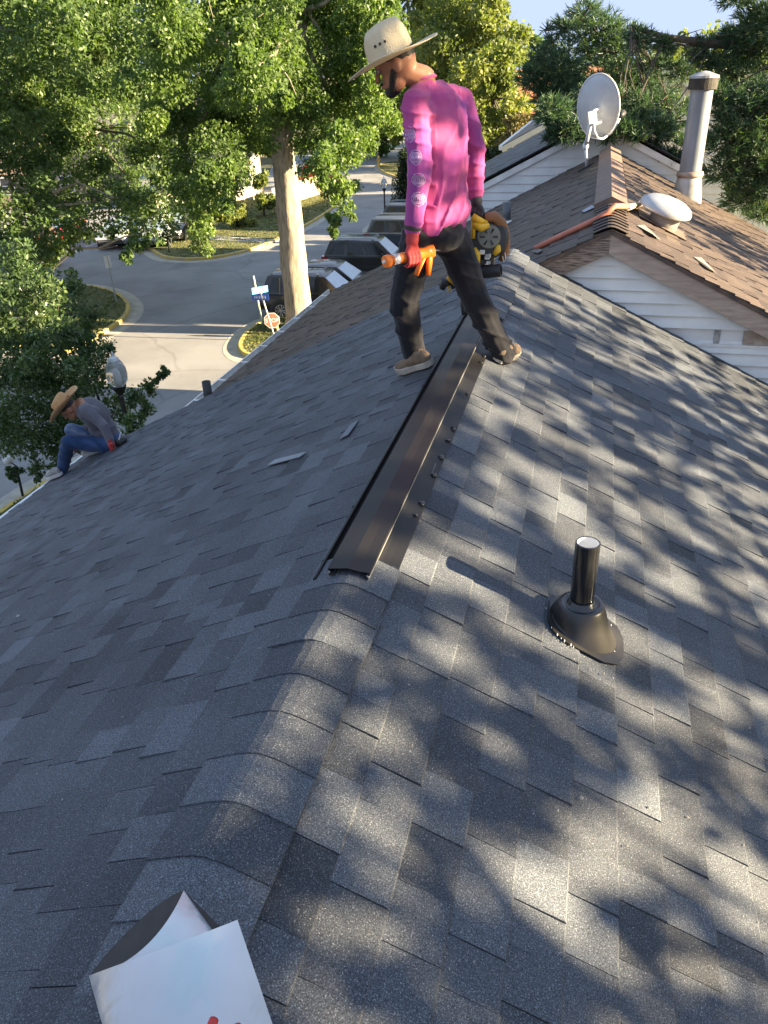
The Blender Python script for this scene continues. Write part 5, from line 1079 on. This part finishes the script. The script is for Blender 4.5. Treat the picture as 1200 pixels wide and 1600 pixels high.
def straw(name, c1, c2):
    m = mat(name, c1, c2, rough=.75, scale=6, bump=.0); 
    t = m.node_tree; b = t.nodes['Principled BSDF']; g = nd(t, 'ShaderNodeTexCoord'); v = nd(t, 'ShaderNodeTexVoronoi'); v.inputs['Scale'].default_value = 170; t.links.new(g.outputs['Object'], v.inputs['Vector'])
    bp = nd(t, 'ShaderNodeBump'); bp.inputs['Strength'].default_value = .5; bp.inputs['Distance'].default_value = .003; t.links.new(v.outputs[0], bp.inputs['Height']); t.links.new(bp.outputs[0], b.inputs['Normal']); return m
def hat(t, H, fr, mt, R=1., brim=.215, crown=.135, roll=.05, band=None, holes=True, dip=.0):
    s, f, u = fr; c = H+u*.062*R; N = 48; v = []; fc = []
    prof = [(.090, -.002, 0), (.091, .03, 0), (.088, .07, .3), (.083, .10, .7), (.070, crown*.92, 1), (.045, crown*.93, 1), (.02, crown*.80, 1), (.004, crown*.78, 1)]
    rings = [(brim, 'b', 1.), (brim*.9, 'b', .75), (brim*.7, 'b', .4), (brim*.55, 'b', .15), (.094, 'b', 0.)]
    for r, _, k in rings:
        for i in range(N):
            a = 2*math.pi*i/N; cs, sn = math.cos(a), math.sin(a)      # cs along side, sn along front
            z_ = -.004+roll*k*k*abs(cs)**1.5-dip*k*k*max(sn, 0)-.018*k*k*max(-sn, 0)*0+.006*k*math.sin(3*a+1)
            v.append(c+(s*cs*r*.98+f*sn*r*1.06)*R+u*z_*R)
    for r, z_, p in prof:
        for i in range(N):
            a = 2*math.pi*i/N; cs, sn = math.cos(a), math.sin(a); pin = 1-.20*p*max(sn, 0)*abs(cs)**.7
            dz = -.030*p*math.exp(-(cs*r/.035)**2)*(.4 if r > .06 else 1)-.014*p*max(sn, 0)
            v.append(c+(s*cs*r*.95*pin+f*sn*r*1.14)*R+u*(z_+dz)*R)
    K = len(rings)+len(prof)
    for j in range(K-1):
        for i in range(N): fc.append((j*N+i, j*N+(i+1) % N, j*N+N+(i+1) % N, j*N+N+i))
    fc.append(tuple((K-1)*N+i for i in range(N)))
    o = mk('hat', v, fc, mt, t, smooth=True); md = o.modifiers.new('thick', 'SOLIDIFY'); md.thickness = .004; md.offset = 1
    if band:
        mb = MB(); v = []
        for z_ in (.0, .028):
            for i in range(N): a = 2*math.pi*i/N; v.append(c+(s*math.cos(a)*.0905*.98+f*math.sin(a)*.0905*1.17)*R+u*z_*R)
        mb.add(v, [(i, (i+1) % N, N+(i+1) % N, N+i) for i in range(N)]); mb.build('hat_band', band, o)
    if holes:
        for sd in (-1, 1):
            for k in range(3):
                a = math.pi/2+sd*(math.pi/2-.15)+(-.24+.24*k); q = c+(s*math.cos(a)*.0895*.95+f*math.sin(a)*.0895*1.14)*R+u*.062*R
                mb = MB(); mb.ell(q, .0065*R, n=6, m_=4); mb.build('eyelet', M_hair, o)
    return o
def shoe(t, heel, toe, upn, mup, msole, ankle=None, nm='shoe', L=.29):
    d = nrm(toe-heel); up = nrm(upn-d*np.dot(upn, d)); s = np.cross(up, d); c = (heel+toe)/2; A = (s, d, up); h0 = c-d*L/2; mb = MB()
    P = lambda a, b, z_: h0+d*a*L+s*b+up*z_
    mb.ell(P(.17, 0, .052), (.040, .058, .05), A); mb.ell(P(.42, 0, .05), (.041, .075, .046), A); mb.ell(P(.74, 0, .04), (.049, .078, .036), A); mb.cap_(P(.30, 0, .06), P(.66, 0, .045), .042, .038)
    if ankle is not None: mb.cap_(P(.22, 0, .07), P(.22, 0, .07)*.6+ankle*.4, .042, .044)
    o = remesh(nm, mb, .006, mup, t, 3, wr(.0018, 40))
    mb = MB(); v = []; out = [(.0, .0), (.03, .028), (.15, .038), (.45, .036), (.68, .05), (.85, .045), (.96, .024), (1., 0.)]
    ring = [(a, b) for a, b in out]+[(a, -b) for a, b in out[-2:0:-1]]; n = len(ring)
    for z_, g_ in ((.0, .97), (.012, 1.02), (.030, 1.03), (.034, .98)):
        for a, b in ring: v.append(P(a*1.02-.01, b*g_*1.05, z_+(.022*max(0, a-.75)/.25 if z_ > .001 or True else 0)))
    mb.add(v, [tuple(range(n-1, -1, -1))]+[(j*n+i, j*n+(i+1) % n, j*n+n+(i+1) % n, j*n+n+i) for j in range(3) for i in range(n)]+[tuple(range(3*n, 4*n))]); mb.build('sole', msole, o, smooth=False)
    for k in range(4):
        mb = MB(); a = .44+.07*k; zt = .098-.018*k; mb.tube([P(a, -.024, zt-.012), P(a+.01, 0, zt), P(a, .024, zt-.012)], .0035, 6); mb.build('lace', M_lace, o)
    return o
M_lace = mat('grey_lace', (.35, .32, .28), (.25, .22, .2), scale=40)
def glove(t, wrist, palm_c, fingers, thumb, mt, R=1., nm='glove', pw=None):
    """palm plus five separate bent fingers; each finger is a list of joint points"""
    mb = MB(); mb.cap_(wrist, wrist*.4+palm_c*.6, .031*R, .033*R)
    for fg in fingers: mb.cap_(wrist*.35+palm_c*.65, fg[0], .022*R, .0125*R, 10)
    for fg in fingers+[thumb]:
        n = len(fg)-1
        for i in range(n): mb.cap_(fg[i], fg[i+1], (.0118-.0012*i)*R, (.0112-.0014*(i+.7))*R, 10)
    mb.cap_(wrist*.55+palm_c*.45, thumb[0], .021*R, .014*R, 10)
    return remesh(nm, mb, .0042*R, mt, t, 2)

# ---------------------------------------------------------------- worker standing astride the ridge
D0 = 4.41
J = lambda x, y, d=0.: hd(x, y, D0+d)
heelL, toeL = RL(676, 574), RL(627, 587); heelR, toeR = RR(768, 571), RR(806, 553)
nLs, nRs = nrm((-PS, 0, 1)), nrm((PS, 0, 1))
heelL, toeL = heelL+nLs*.016, toeL+nLs*.016; heelR, toeR = heelR+nRs*.016, toeR+nRs*.016
W1 = thing('person', 'man in pink tie-dye long-sleeve shirt, dark trousers and straw hat standing on ridge', 'person', (0, 4.38, RZ))
left = nrm(_r0*-.72-_h*.70); front = nrm(_r0*-.70+_h*.72)
aL = J(648, 558, .02); aR = J(784, 548, .0); kL, kR = J(631, 470, -.06), J(742, 465, .03); hL, hR = J(655, 372, -.07), J(706, 372, .08)
P0 = J(683, 348, .0); wst = J(692, 305, .01); ch = J(684, 205, .0); nb = J(660, 122, -.01); sL, sR = J(648, 163, -.165), J(721, 157, .145)
eL, wL = J(657, 262, -.24), J(645, 357, -.20); eR, wR = J(741, 232, .20), J(742, 303, .22)
Hc = J(619, 100, -.05); hu = nrm(_r0*-.34*0+_z*.90+_r0*.0+nrm(J(612, 20)-J(640, 100))*.0)
hdir = nrm(_r0*-.93+_h*.18-_z*.45); hup = nrm(_z*.90-_r0*.36); HF = frame(hup, hdir)
ax_ = nrm(nb-P0); fl = frame(ax_, front)
# body: one continuous figure under the clothes
mb = MB(); head(mb, Hc, HF, 1.); mb.cap_(nb+ax_*.0-front*.01, Hc-HF[2]*.04-HF[1]*.02, .057, .053); mb.ell(nb-ax_*.07, (.10, .05, .05), fl)
mb.cap_(P0, wst, .085, .08); mb.cap_(wst, ch, .08, .085); mb.cap_(ch, nb, .08, .055)
for a, b, c, d_, e in ((sL, eL, wL, hL, kL), (sR, eR, wR, hR, kR)):
    mb.cap_(nb-ax_*.07, a, .045, .045); mb.cap_(a, b, .045, .038); mb.cap_(b, c, .036, .026); mb.cap_(P0, d_, .08, .07); mb.cap_(d_, e, .068, .05)
mb.cap_(kL, aL, .05, .035); mb.cap_(kR, aR, .05, .035); mb.cap_(aL, heelL*.7+toeL*.3+nLs*.04, .035, .03); mb.cap_(aR, heelR*.7+toeR*.3+nRs*.04, .035, .03)
mb.cap_(wL, wL+nrm(wL-eL)*.07, .026, .022); mb.cap_(wR, wR+nrm(wR-eR)*.07, .026, .022)
remesh('body', mb, .0075, M_skin, W1, 3)
beard_hair(W1, Hc, HF, 1.)
M_straw = straw('pale_straw', (.58, .49, .33), (.47, .385, .25))
hat(W1, Hc-HF[2]*.030+HF[1]*.008, HF, M_straw, 1.10, brim=.205, crown=.148, roll=.014, dip=.002)
# shirt
M_pink = cloth_mat('pink_tie_dye', [(.22, .05, .24), (.34, .055, .23), (.44, .07, .22), (.48, .10, .24)], 4.2)
mb = MB(); sh = fl
mb.ell(ch, (.190, .128, .20), sh, 20, 12); mb.ell(ch+ax_*.10, (.165, .105, .12), sh, 16, 10); mb.ell(wst, (.165, .118, .17), sh, 18, 10); mb.ell(wst-ax_*.085, (.172, .128, .095), sh, 18, 10); mb.ell(wst*.4+P0*.6-ax_*.03, (.185, .142, .06), sh, 18, 8); mb.ell(wst*.5+ch*.5, (.178, .125, .17), sh, 18, 10)
for k_ in (-1, 1): mb.cap_(P0+sh[0]*.065*k_+ax_*.0, ch+sh[0]*.075*k_, .118, .112)
mb.cap_(nb-ax_*.035, nb-ax_*.09, .067, .095)
for a, b, c in ((sL, eL, wL), (sR, eR, wR)):
    mb.cap_(nb-ax_*.055, a, .062, .066); mb.cap_(a, b, .069, .063); mb.cap_(b, c, .064, .049); mb.cap_(c+(b-c)*.03, c+(b-c)*.15, .050, .053); mb.ell(b, .064); mb.cap_(ch, a*.8+ch*.2, .10, .07)
CR1 = crease(.009, 42, (.25, .1, .95), 3.); CR2 = crease(.012, 27, nrm(left+V(0, 0, .38)), 8.)
def shirt_w(p):
    q = np.array(p); side = 1 if np.dot(q-ch, left) > .12 or np.dot(q-ch, left) < -.15 else 0
    f1 = CR1(p) if side else CR2(p); return f1
shirt = remesh('shirt', mb, .007, M_pink, W1, 8, shirt_w)
# collar ring
mb = MB(); cr = [nb-ax_*.012+fl[0]*.066*math.cos(a)+fl[1]*.062*math.sin(a)+ax_*(.004-.012*math.sin(a)) for a in np.linspace(0, 2*math.pi, 25)]; mb.tube(cr, .0075, 8, cap=False); mb.build('collar', M_pink, shirt, smooth=True)
# printed badges down the left sleeve, pressed onto the cloth
from mathutils.bvhtree import BVHTree
bv = BVHTree.FromPolygons([tuple(v.co) for v in shirt.data.vertices], [tuple(p.vertices) for p in shirt.data.polygons])
M_print = mat('pale_lilac_print', (.44, .30, .50), (.38, .24, .44), rough=.8, scale=30)
def badge(px, py, rx, ry, tl):
    v = []; fc = []; 
    def put(x, y):
        o = CAM-ORG; d = ray(px+x*math.cos(tl)-y*math.sin(tl), py+x*math.sin(tl)+y*math.cos(tl)); hit = bv.ray_cast(Vector(o), Vector(d).normalized())
        p = hit[0] if hit[0] is not None else Vector(o+d*4); n = hit[1] if hit[0] is not None else Vector(-d); return np.array(p+n*.0016)+ORG
    def strip(a, b, w_):
        d = np.array(b)-np.array(a); L = np.linalg.norm(d); n_ = np.array([-d[1], d[0]])/L*w_/2; k = max(1, int(L/4)); i0 = len(v)
        for i in range(k+1):
            q = np.array(a)+d*i/k; v.append(put(*(q+n_))); v.append(put(*(q-n_)))
        for i in range(k): fc.append((i0+2*i, i0+2*i+1, i0+2*i+3, i0+2*i+2))
    ring = [(-.95, -.30), (-.62, -.80), (0, -1), (.62, -.80), (.95, -.30), (.95, .25), (.6, .72), (0, 1.05), (-.6, .72), (-.95, .25)]
    pts = [(x*rx, y*ry) for x, y in ring]
    for i in range(len(pts)): strip(pts[i], pts[(i+1) % len(pts)], 1.0)
    for yy in (-.62, -.46, .46, .62): L = rx*(.62 if abs(yy) > .5 else .8); strip((-L, yy*ry), (L, yy*ry), 1.2)
    strip((-rx*.88, -ry*.30), (rx*.88, -ry*.30), 1.1); strip((-rx*.88, ry*.30), (rx*.88, ry*.30), 1.1)
    for k, x in enumerate((-.66, -.40, -.12, .16, .42, .68)):      # block capitals too blurred to read
        strip((x*rx, -ry*.19), (x*rx, ry*.19), 1.8)
        if k % 2 == 0: strip((x*rx, -ry*.14), ((x+.17)*rx, -ry*.14), 1.3)
    mk('sleeve_print', v, fc, M_print, shirt)
for px, py, rx, ry, tl in ((640, 210, 9, 12, -.10), (650, 246, 9.5, 12, -.06), (654, 281, 11, 10, .02), (654, 311, 11.5, 11, .05)): badge(px, py, rx, ry, tl)
# trousers
M_trs = cloth_mat('dark_work_trousers', [(.006, .006, .010), (.010, .010, .014), (.018, .016, .019)], 3.)
mb = MB(); pf = frame(nrm(wst-P0)*.5+_z*.5, front)
mb.ell(P0+pf[2]*.05, (.162, .122, .07), pf, 18, 8); mb.ell(P0-pf[2]*.02, (.170, .132, .11), pf, 18, 10); mb.ell(P0-pf[2]*.06-front*.03, (.15, .12, .09), pf, 16, 8)
for hp, kn, an in ((hL, kL, aL), (hR, kR, aR)):
    mb.cap_(P0*.35+hp*.65, hp*.8+kn*.2, .108, .099); mb.cap_(hp, kn, .102, .084); mb.cap_(kn, an*.75+kn*.25, .083, .076); mb.cap_(an*.75+kn*.25, an, .076, .072); mb.cap_(an+(kn-an)*.02, an-(kn-an)*.05, .073, .076)
CR3 = crease(.010, 40, (.3, .2, .9), 5.)
def tr_w(p):
    z_ = p.z-RZ; lo_ = max(0, 1-max(0, z_-.05)/.3); return CR3(p)*(.7+1.3*lo_)
remesh('trousers', mb, .0075, M_trs, W1, 6, tr_w)
mb = MB(); q = J(639, 492, -.16); mb.ell(q, (.010, .006, .004), n=6, m_=4)
M_boot = mat('tan_suede', (.20, .135, .085), (.12, .085, .055), rough=.9, scale=25, bump=.3); M_sole = mat('pale_rubber_sole', (.42, .38, .31), (.28, .25, .2), rough=.8, scale=15)
shoe(W1, heelL, toeL, nLs, M_boot, M_sole, aL); shoe(W1, heelR, toeR, nRs, M_boot, M_sole, aR)
# red glove wrapped round the caulking gun, black glove on the blower handle
M_rglove = mat('red_work_glove', (.44, .035, .035), (.32, .022, .025), rough=.7, scale=10); M_kglove = mat('black_work_glove', (.02, .02, .02), (.035, .033, .033), rough=.6, scale=20)
gA, gB = J(601, 409, -.30), J(681, 391, -.12); gd = nrm(gB-gA)                       # barrel axis of the gun
gc = J(641, 403, -.215); hdn = nrm(wL-gc); toC = nrm(CAM-gc); toC = nrm(toC-gd*np.dot(toC, gd)); up_g = nrm(np.cross(gd, toC)); up_g = up_g if up_g[2] > 0 else -up_g
palm = gc+toC*.030+up_g*.040
fing = []
for k in range(4):
    o_ = gd*(-.033+.022*k)+0; L_ = (0.86, .98, 1., .9)[k]; r_ = .038
    def rp(an, rr_=r_): return gc+o_+toC*rr_*math.cos(an)+up_g*rr_*math.sin(an)
    fing.append([rp(.75, .042), rp(.05, .041), rp(-.75*L_, .040), rp(-1.65*L_, .040), rp(-2.35*L_, .037)])
thumb = [gc+up_g*.040+gd*.030+toC*.005, gc+up_g*.042+gd*.045-toC*.012, gc+up_g*.028+gd*.052-toC*.033, gc+up_g*.004+gd*.050-toC*.040]
glove(W1, wL, palm, fing, thumb, M_rglove, 1.05)
mb = MB(); wa = nrm(eL-wL); s1, s2, _ = quatframe(wa); mb.lathe([(.0475, .0), (.0485, .012), (.047, .024)], wL+wa*.0, 18, wa, cap=False); mb.build('glove_cuff', M_kglove, W1, smooth=True)
wp = wL+wa*.012+nrm(CAM-wL)*.047; 
hb = J(748, 333, .20)          # blower handle point
hp_ = J(745, 322, .20); hx_ = nrm(J(760, 338, .18)-J(738, 328, .22)); hz_ = _z
fing = []
for k in range(4):
    o_ = hx_*(-.033+.022*k); c0 = hb+o_; b_ = nrm(np.cross(hx_, _z)); b_ = b_ if np.dot(b_, CAM-hb) > 0 else -b_
    def rp(an, rr_): return c0+b_*rr_*math.cos(an)+_z*rr_*math.sin(an)
    fing.append([rp(.9, .036), rp(.15, .034), rp(-.8, .032), rp(-1.7, .031), rp(-2.4, .029)])
thumb = [hb+_z*.034-hx_*.035, hb+_z*.02-hx_*.045-b_*.03, hb-hx_*.03-b_*.036-_z*.005, hb-hx_*.012-b_*.034-_z*.018]
glove(W1, wR, hb+_z*.035+b_*.018, fing, thumb, M_kglove, 1.)
# ---------------------------------------------------------------- caulking gun in his left hand
M_or = mat('orange_tool_paint', (.80, .20, .02), (.68, .15, .015), rough=.4, scale=8); M_stl = mat('zinc_rod', (.6, .62, .64), (.5, .5, .52), rough=.3, metal=.8)
t = thing('caulking_gun', 'orange caulking gun gripped in red left glove', 'caulking gun', gc)
mb = MB(); cN = 20; mb.lathe([(.029, 0), (.031, .004), (.031, .03)], gA, cN, gd); mb.lathe([(.031, .17), (.031, .26), (.012, .262)], gA, cN, gd); 
Lg = np.linalg.norm(gB-gA)
mb = MB(); mb.lathe([(.0295, 0), (.0315, .003), (.0315, .028), (.0295, .03)], gA, cN, gd); mb.build('front_cap', M_or, t, smooth=False)
mb = MB(); mb.lathe([(.0265, .02), (.0265, Lg-.02)], gA, cN, gd); mb.build('barrel', M_or, t, smooth=True)
mb = MB(); mb.lathe([(.0270, .05), (.0270, .085)], gA, cN, gd, cap=False); mb.build('cartridge_label', mat('white_cartridge', (.5, .5, .52), (.12, .12, .2), rough=.5, scale=70, stretch=(1, 1, 1)), t, smooth=True)
mb = MB(); mb.lathe([(.010, -.028), (.008, -.038), (.006, -.042)], gA+gd*.03, 10, gd); mb.build('nozzle', M_wtrim, t)
def blade(name, pts, r, sq=.5): mb = MB(); mb.tube(pts, r, 10, squash=sq); mb.build(name, M_or, t, smooth=True)
mb = MB(); c0, c1 = J(655, 396, -.16), J(676, 391, -.13); mb.tube([c0, c1], [.030, .036], 14); mb.build('yoke', M_or, t, smooth=True)
blade('handle', [J(672, 392, -.13), J(671, 408, -.135), J(669, 430, -.14)], [.032, .028, .022], .6); blade('trigger', [J(662, 400, -.15), J(656, 414, -.165), J(650, 430, -.18)], [.022, .020, .017], .6)
mb = MB(); mb.tube([J(672, 392, -.13), J(690, 390, -.10), J(699, 386, -.08), J(703, 380, -.075), J(698, 380, -.08)], .0045, 8); mb.build('push_rod', M_stl, t, smooth=True)
mb = MB(); mb.tube([J(678, 384, -.13), J(679, 400, -.13)], .006, 8); mb.build('release_lever', M_stl, t)
# ---------------------------------------------------------------- leaf blower hanging from his right hand
M_yl = mat('yellow_tool_plastic', (.72, .44, .02), (.62, .36, .015), rough=.4, scale=6); M_amber = mat('amber_shell', (.26, .11, .045), (.18, .075, .03), rough=.5, scale=5); M_gy = mat('grey_recoil_cover', (.20, .20, .16), (.15, .15, .12), rough=.5, scale=12)
t = thing('leaf_blower', 'yellow and black leaf blower held low behind right leg', 'leaf blower', J(765, 375, .22)); B = lambda x, y, d=.22: J(x, y, d)
tc = nrm(CAM-B(765, 370)); 
mb = MB(); mb.lathe([(.095, -.14), (.115, -.10), (.112, .02), (.095, .045)], B(764, 372), 24, tc); o = mb.build('engine_housing', M_plas, t, smooth=True); auto_smooth(o, 40)
mb = MB(); mb.lathe([(.064, .045), (.066, .052), (.060, .062), (.03, .066), (.004, .066)], B(764, 370), 24, tc); rc = mb.build('recoil_cover', M_gy, t, smooth=True); auto_smooth(rc, 40)
b1_, b2_, _ = quatframe(tc)
for k in range(6):
    a = k*math.pi/3; q = B(764, 370)+tc*.0665; dv = b1_*math.cos(a)+b2_*math.sin(a); mb = MB(); mb.tube([q+dv*.022, q+dv*.048], [.006, .009], 6, squash=.5); mb.build('slot', M_hair, rc)
mb = MB(); mb.tube([B(757, 340, .16), B(772, 338, .18), B(784, 349, .2), B(790, 368, .22), B(790, 392, .22), B(783, 408, .22)], [.016, .020, .020, .019, .018, .014], 12, squash=1.5); mb.build('shell', M_amber, t, smooth=True)
mb = MB(); mb.tube([B(738, 326, .22), B(748, 333, .2), B(760, 339, .18)], [.017, .019, .02], 10); mb.build('handle', M_plas, t, smooth=True)
mb = MB(); mb.tube([B(738, 338, .15), B(748, 345, .14), B(760, 349, .15)], [.02, .022, .015], 10); mb.build('throttle_housing', M_yl, t, smooth=True)
for pts, r_ in (([B(740, 388, .14), B(745, 398, .13), B(746, 420, .14)], [.016, .022, .015]), ([B(772, 398, .15), B(778, 390, .15), B(779, 383, .16)], [.014, .02, .012]), ([B(740, 345, .15), B(739, 372, .16)], [.012, .012])):
    mb = MB(); mb.tube(pts, r_, 8); mb.build('frame_tube', M_yl, t, smooth=True)
mb = MB(); mb.box(-V(.075, .07, .11), V(.075, .07, .11), M=lambda p: np.array(p)+B(752, 395, .26), bev=.02); mb.build('crankcase', M_plas, t)
mb = MB(); mb.tube([B(740, 352, .12), B(752, 356, .11), B(764, 352, .12)], [.016, .022, .014], 8); mb.build('grip_lever', M_yl, t, smooth=True)
rr = random.Random(6)
for k in range(9):
    q = B(752+rr.uniform(-3, 14), 400+rr.uniform(-6, 14), .15); s_ = rr.uniform(.008, .018); mb = MB(); mb.box(-V(s_, s_*.7, s_*.8), V(s_, s_*.7, s_*.8), M=lambda p, q=q: np.array(p)+q, bev=s_*.2); mb.build('engine_part', (M_stl, M_wtrim, M_plas)[k % 3], t)
mb = MB(); tA, tB = B(736, 428, .2), B(783, 422, .14); td = nrm(tB-tA); Lt = np.linalg.norm(tB-tA); mb.lathe([(.03, 0), (.036, .02), (.036, Lt), (.030, Lt), (.030, Lt-.12)], tA, 20, td, cap=False); o = mb.build('air_tube', M_plas, t, smooth=True); auto_smooth(o, 40)
mb = MB(); mb.lathe([(.0298, Lt-.1), (.001, Lt-.1)], tA, 16, td, cap=False); mb.build('tube_inside', M_hair, t)
mb = MB(); mb.tube([tA, B(720, 436, .22), B(703, 442, .22)], [.034, .036, .040], 14); mb.build('air_tube', M_plas, t, smooth=True)
mb = MB(); mb.tube([B(700, 432, .16), B(706, 438, .16), B(712, 445, .17)], [.014, .018, .012], 8); mb.build('frame_tube', M_yl, t, smooth=True)
mb = MB(); mb.tube([B(691, 450, .2), B(695, 440, .18), B(703, 446, .16)], [.02, .024, .016], 8); mb.build('air_filter_cover', M_plas, t, smooth=True)
mb = MB(); mb.tube([B(700, 447, .15), B(704, 452, .15), B(699, 455, .15)], .006, 6); mb.build('latch', M_yl, t)
mb = MB(); mb.tube([B(728, 452, .1), B(726, 475, .08), B(728, 492, .06)], [.022, .026, .024], 10); mb.build('tank', M_plas, t, smooth=True)
mb = MB(); mb.tube([B(789, 395, .2), B(790, 405, .18), B(787, 410, .18), B(785, 400, .18)], .004, 6); mb.build('bail', M_stl, t)

# ---------------------------------------------------------------- worker crouched at the eave
sh_heel = RL(106, 742)+nLs*.02; sh_toe = RL(70, 755)+nLs*.02+nrm(CAM-RL(70,755))*.02
Dm = np.dot(RL(150, 712)-CAM, _h)
K = lambda x, y, d=0.: hd(x, y, Dm+d)
W2 = thing('person', 'man in grey shirt, blue jeans and straw hat crouched at the eave', 'person', RL(168, 706))
left2 = nrm(-_h*.95-_r0*.2); front2 = nrm(-_r0*.96+_h*.25); 
P0 = K(168, 683, .05); ch = K(150, 650, .02); nb = K(127, 630, .0); Hc = K(109, 638, -.02)
ax_ = nrm(nb-P0); fl = frame(ax_, front2-_z*.3)
sL, sR = K(134, 640, -.19), K(138, 632, .19); eL, wL = K(162, 665, -.28), K(174, 694, -.30); eR, wR = K(140, 668, .2), K(128, 685, .12)
hL, hR = K(163, 694, -.08), K(160, 688, .14); kL, kR = K(107, 691, -.2), K(112, 672, .2); aL = K(97, 735, -.16)
aR = K(146, 700, .18)
h2 = frame(_z*.62-_r0*.62-_h*.1, -_r0*.72-_z*.72-_h*.15)
mb = MB(); head(mb, Hc, h2, .98); mb.cap_(nb, Hc-h2[2]*.05-h2[1]*.02, .058, .055); mb.cap_(P0, ch, .11, .11); mb.cap_(ch, nb, .1, .06)
for a, b, c, d_, e, g_ in ((sL, eL, wL, hL, kL, aL), (sR, eR, wR, hR, kR, aR)):
    mb.cap_(nb, a, .05, .048); mb.cap_(a, b, .044, .038); mb.cap_(b, c, .036, .025); mb.cap_(P0, d_, .08, .07); mb.cap_(d_, e, .066, .05); mb.cap_(e, g_, .048, .034)
mb.cap_(aL, sh_heel*.6+sh_toe*.4+nLs*.04, .034, .03); mb.cap_(wL, wL+nrm(wL-eL)*.07, .025, .02)
remesh('body', mb, .009, M_skin, W2, 3)
beard_hair(W2, Hc, h2, .98, beard=False)
hat(W2, Hc, h2, straw('orange_straw', (.50, .30, .14), (.42, .23, .09)), 1.05, brim=.215, crown=.12, roll=.06, holes=False, band=mat('dark_hat_band', (.06, .04, .03), (.1, .06, .04)))
M_gs = cloth_mat('grey_shirt', [(.085, .085, .105), (.115, .11, .13), (.14, .135, .155)], 3.)
mb = MB(); mb.ell(ch, (.185, .12, .20), fl, 18, 10); mb.ell(ch*.5+nb*.5, (.17, .11, .13), fl, 18, 10); mb.ell(ch*.45+P0*.55, (.165, .13, .19), fl, 18, 10); mb.ell(P0+ax_*.04, (.17, .135, .12), fl, 16, 8); mb.cap_(nb-ax_*.01, nb-ax_*.08, .064, .09)
for a, b, c in ((sL, eL, wL), (sR, eR, wR)): mb.cap_(nb-ax_*.06, a, .062, .068); mb.cap_(a, b, .070, .056); mb.cap_(b, c, .055, .042); mb.cap_(ch, a*.8+ch*.2, .10, .075)
remesh('shirt', mb, .010, M_gs, W2, 5, crease(.011, 34, V(.6, .2, .7), 11.))
M_jean = cloth_mat('blue_denim', [(.012, .032, .085), (.022, .052, .13), (.05, .09, .19), (.16, .20, .29)], 3.2)
mb = MB(); mb.ell(P0-_z*.03, (.165, .15, .12), frame(_z, front2), 18, 8)
for hp, kn, an in ((hL, kL, aL), (hR, kR, aR)): mb.cap_(P0*.4+hp*.6, hp, .11, .105); mb.cap_(hp, kn, .100, .080); mb.cap_(kn, an, .078, .064); mb.ell(kn, .082)
remesh('jeans', mb, .010, M_jean, W2, 4, crease(.007, 33, V(.6, .5, .6), 21.))
M_snk = mat('grey_knit_sneaker', (.30, .295, .28), (.2, .195, .19), rough=.85, scale=60, bump=.3); M_ws = mat('white_foam_sole', (.55, .54, .5), (.4, .39, .36), rough=.7, scale=10)
shoe(W2, sh_heel, sh_toe, nLs+V(.15, 0, 0), M_snk, M_ws, aL)
rh, rt = RL(152, 706)+nLs*.02, RL(128, 715)+nLs*.02+_h*.0; shoe(W2, K(160, 704, .16), K(136, 712, .16), nLs, M_snk, M_ws, None)
gnd = RL(176, 713)+nLs*.02+nrm(CAM-RL(176, 713))*.05; fing = []; dv = nrm(gnd-wL); sdv = nrm(np.cross(dv, _r0))
for k in range(4):
    o_ = sdv*(-.03+.02*k); b0 = wL+dv*.075+o_; fing.append([b0, b0+dv*.03+_r0*.006, b0+dv*.055+_r0*.0, b0+dv*.072-_r0*.012])
thumb = [wL+dv*.035+sdv*.035, wL+dv*.06+sdv*.055-_r0*.01, wL+dv*.085+sdv*.058-_r0*.018]
glove(W2, wL, wL+dv*.07, fing, thumb, M_rglove, 1.1)
fing = []; dv = nrm(K(122, 694, .1)-wR)
for k in range(4):
    o_ = _h*(-.03+.02*k); b0 = wR+dv*.07+o_; fing.append([b0, b0+dv*.03, b0+dv*.05+_z*-.01, b0+dv*.06-_z*.025])
thumb = [wR+dv*.03-_h*.03, wR+dv*.055-_h*.05, wR+dv*.08-_h*.052]
glove(W2, wR, wR+dv*.06, fing, thumb, M_rglove, 1.)
# dark tool and pouch beside his hand
t = thing('tool_pouch', 'dark tool pouch on shingles behind the crouched worker\'s red glove', 'tool pouch', RL(182, 706)); q = RL(188, 697)+nLs*.04
mb = MB(); mb.ell(q, (.055, .04, .045), n=12, m_=8); mb.cap_(q, q+V(.05, .04, .02), .04, .035); remesh('pouch', mb, .008, M_kglove, t, 3, wr(.005, 20)); mb = MB(); mb.tube([q+V(.02, 0, .04), q+V(.05, .02, .12)], .008, 6); mb.build('tool_handle', M_wtrim, t)
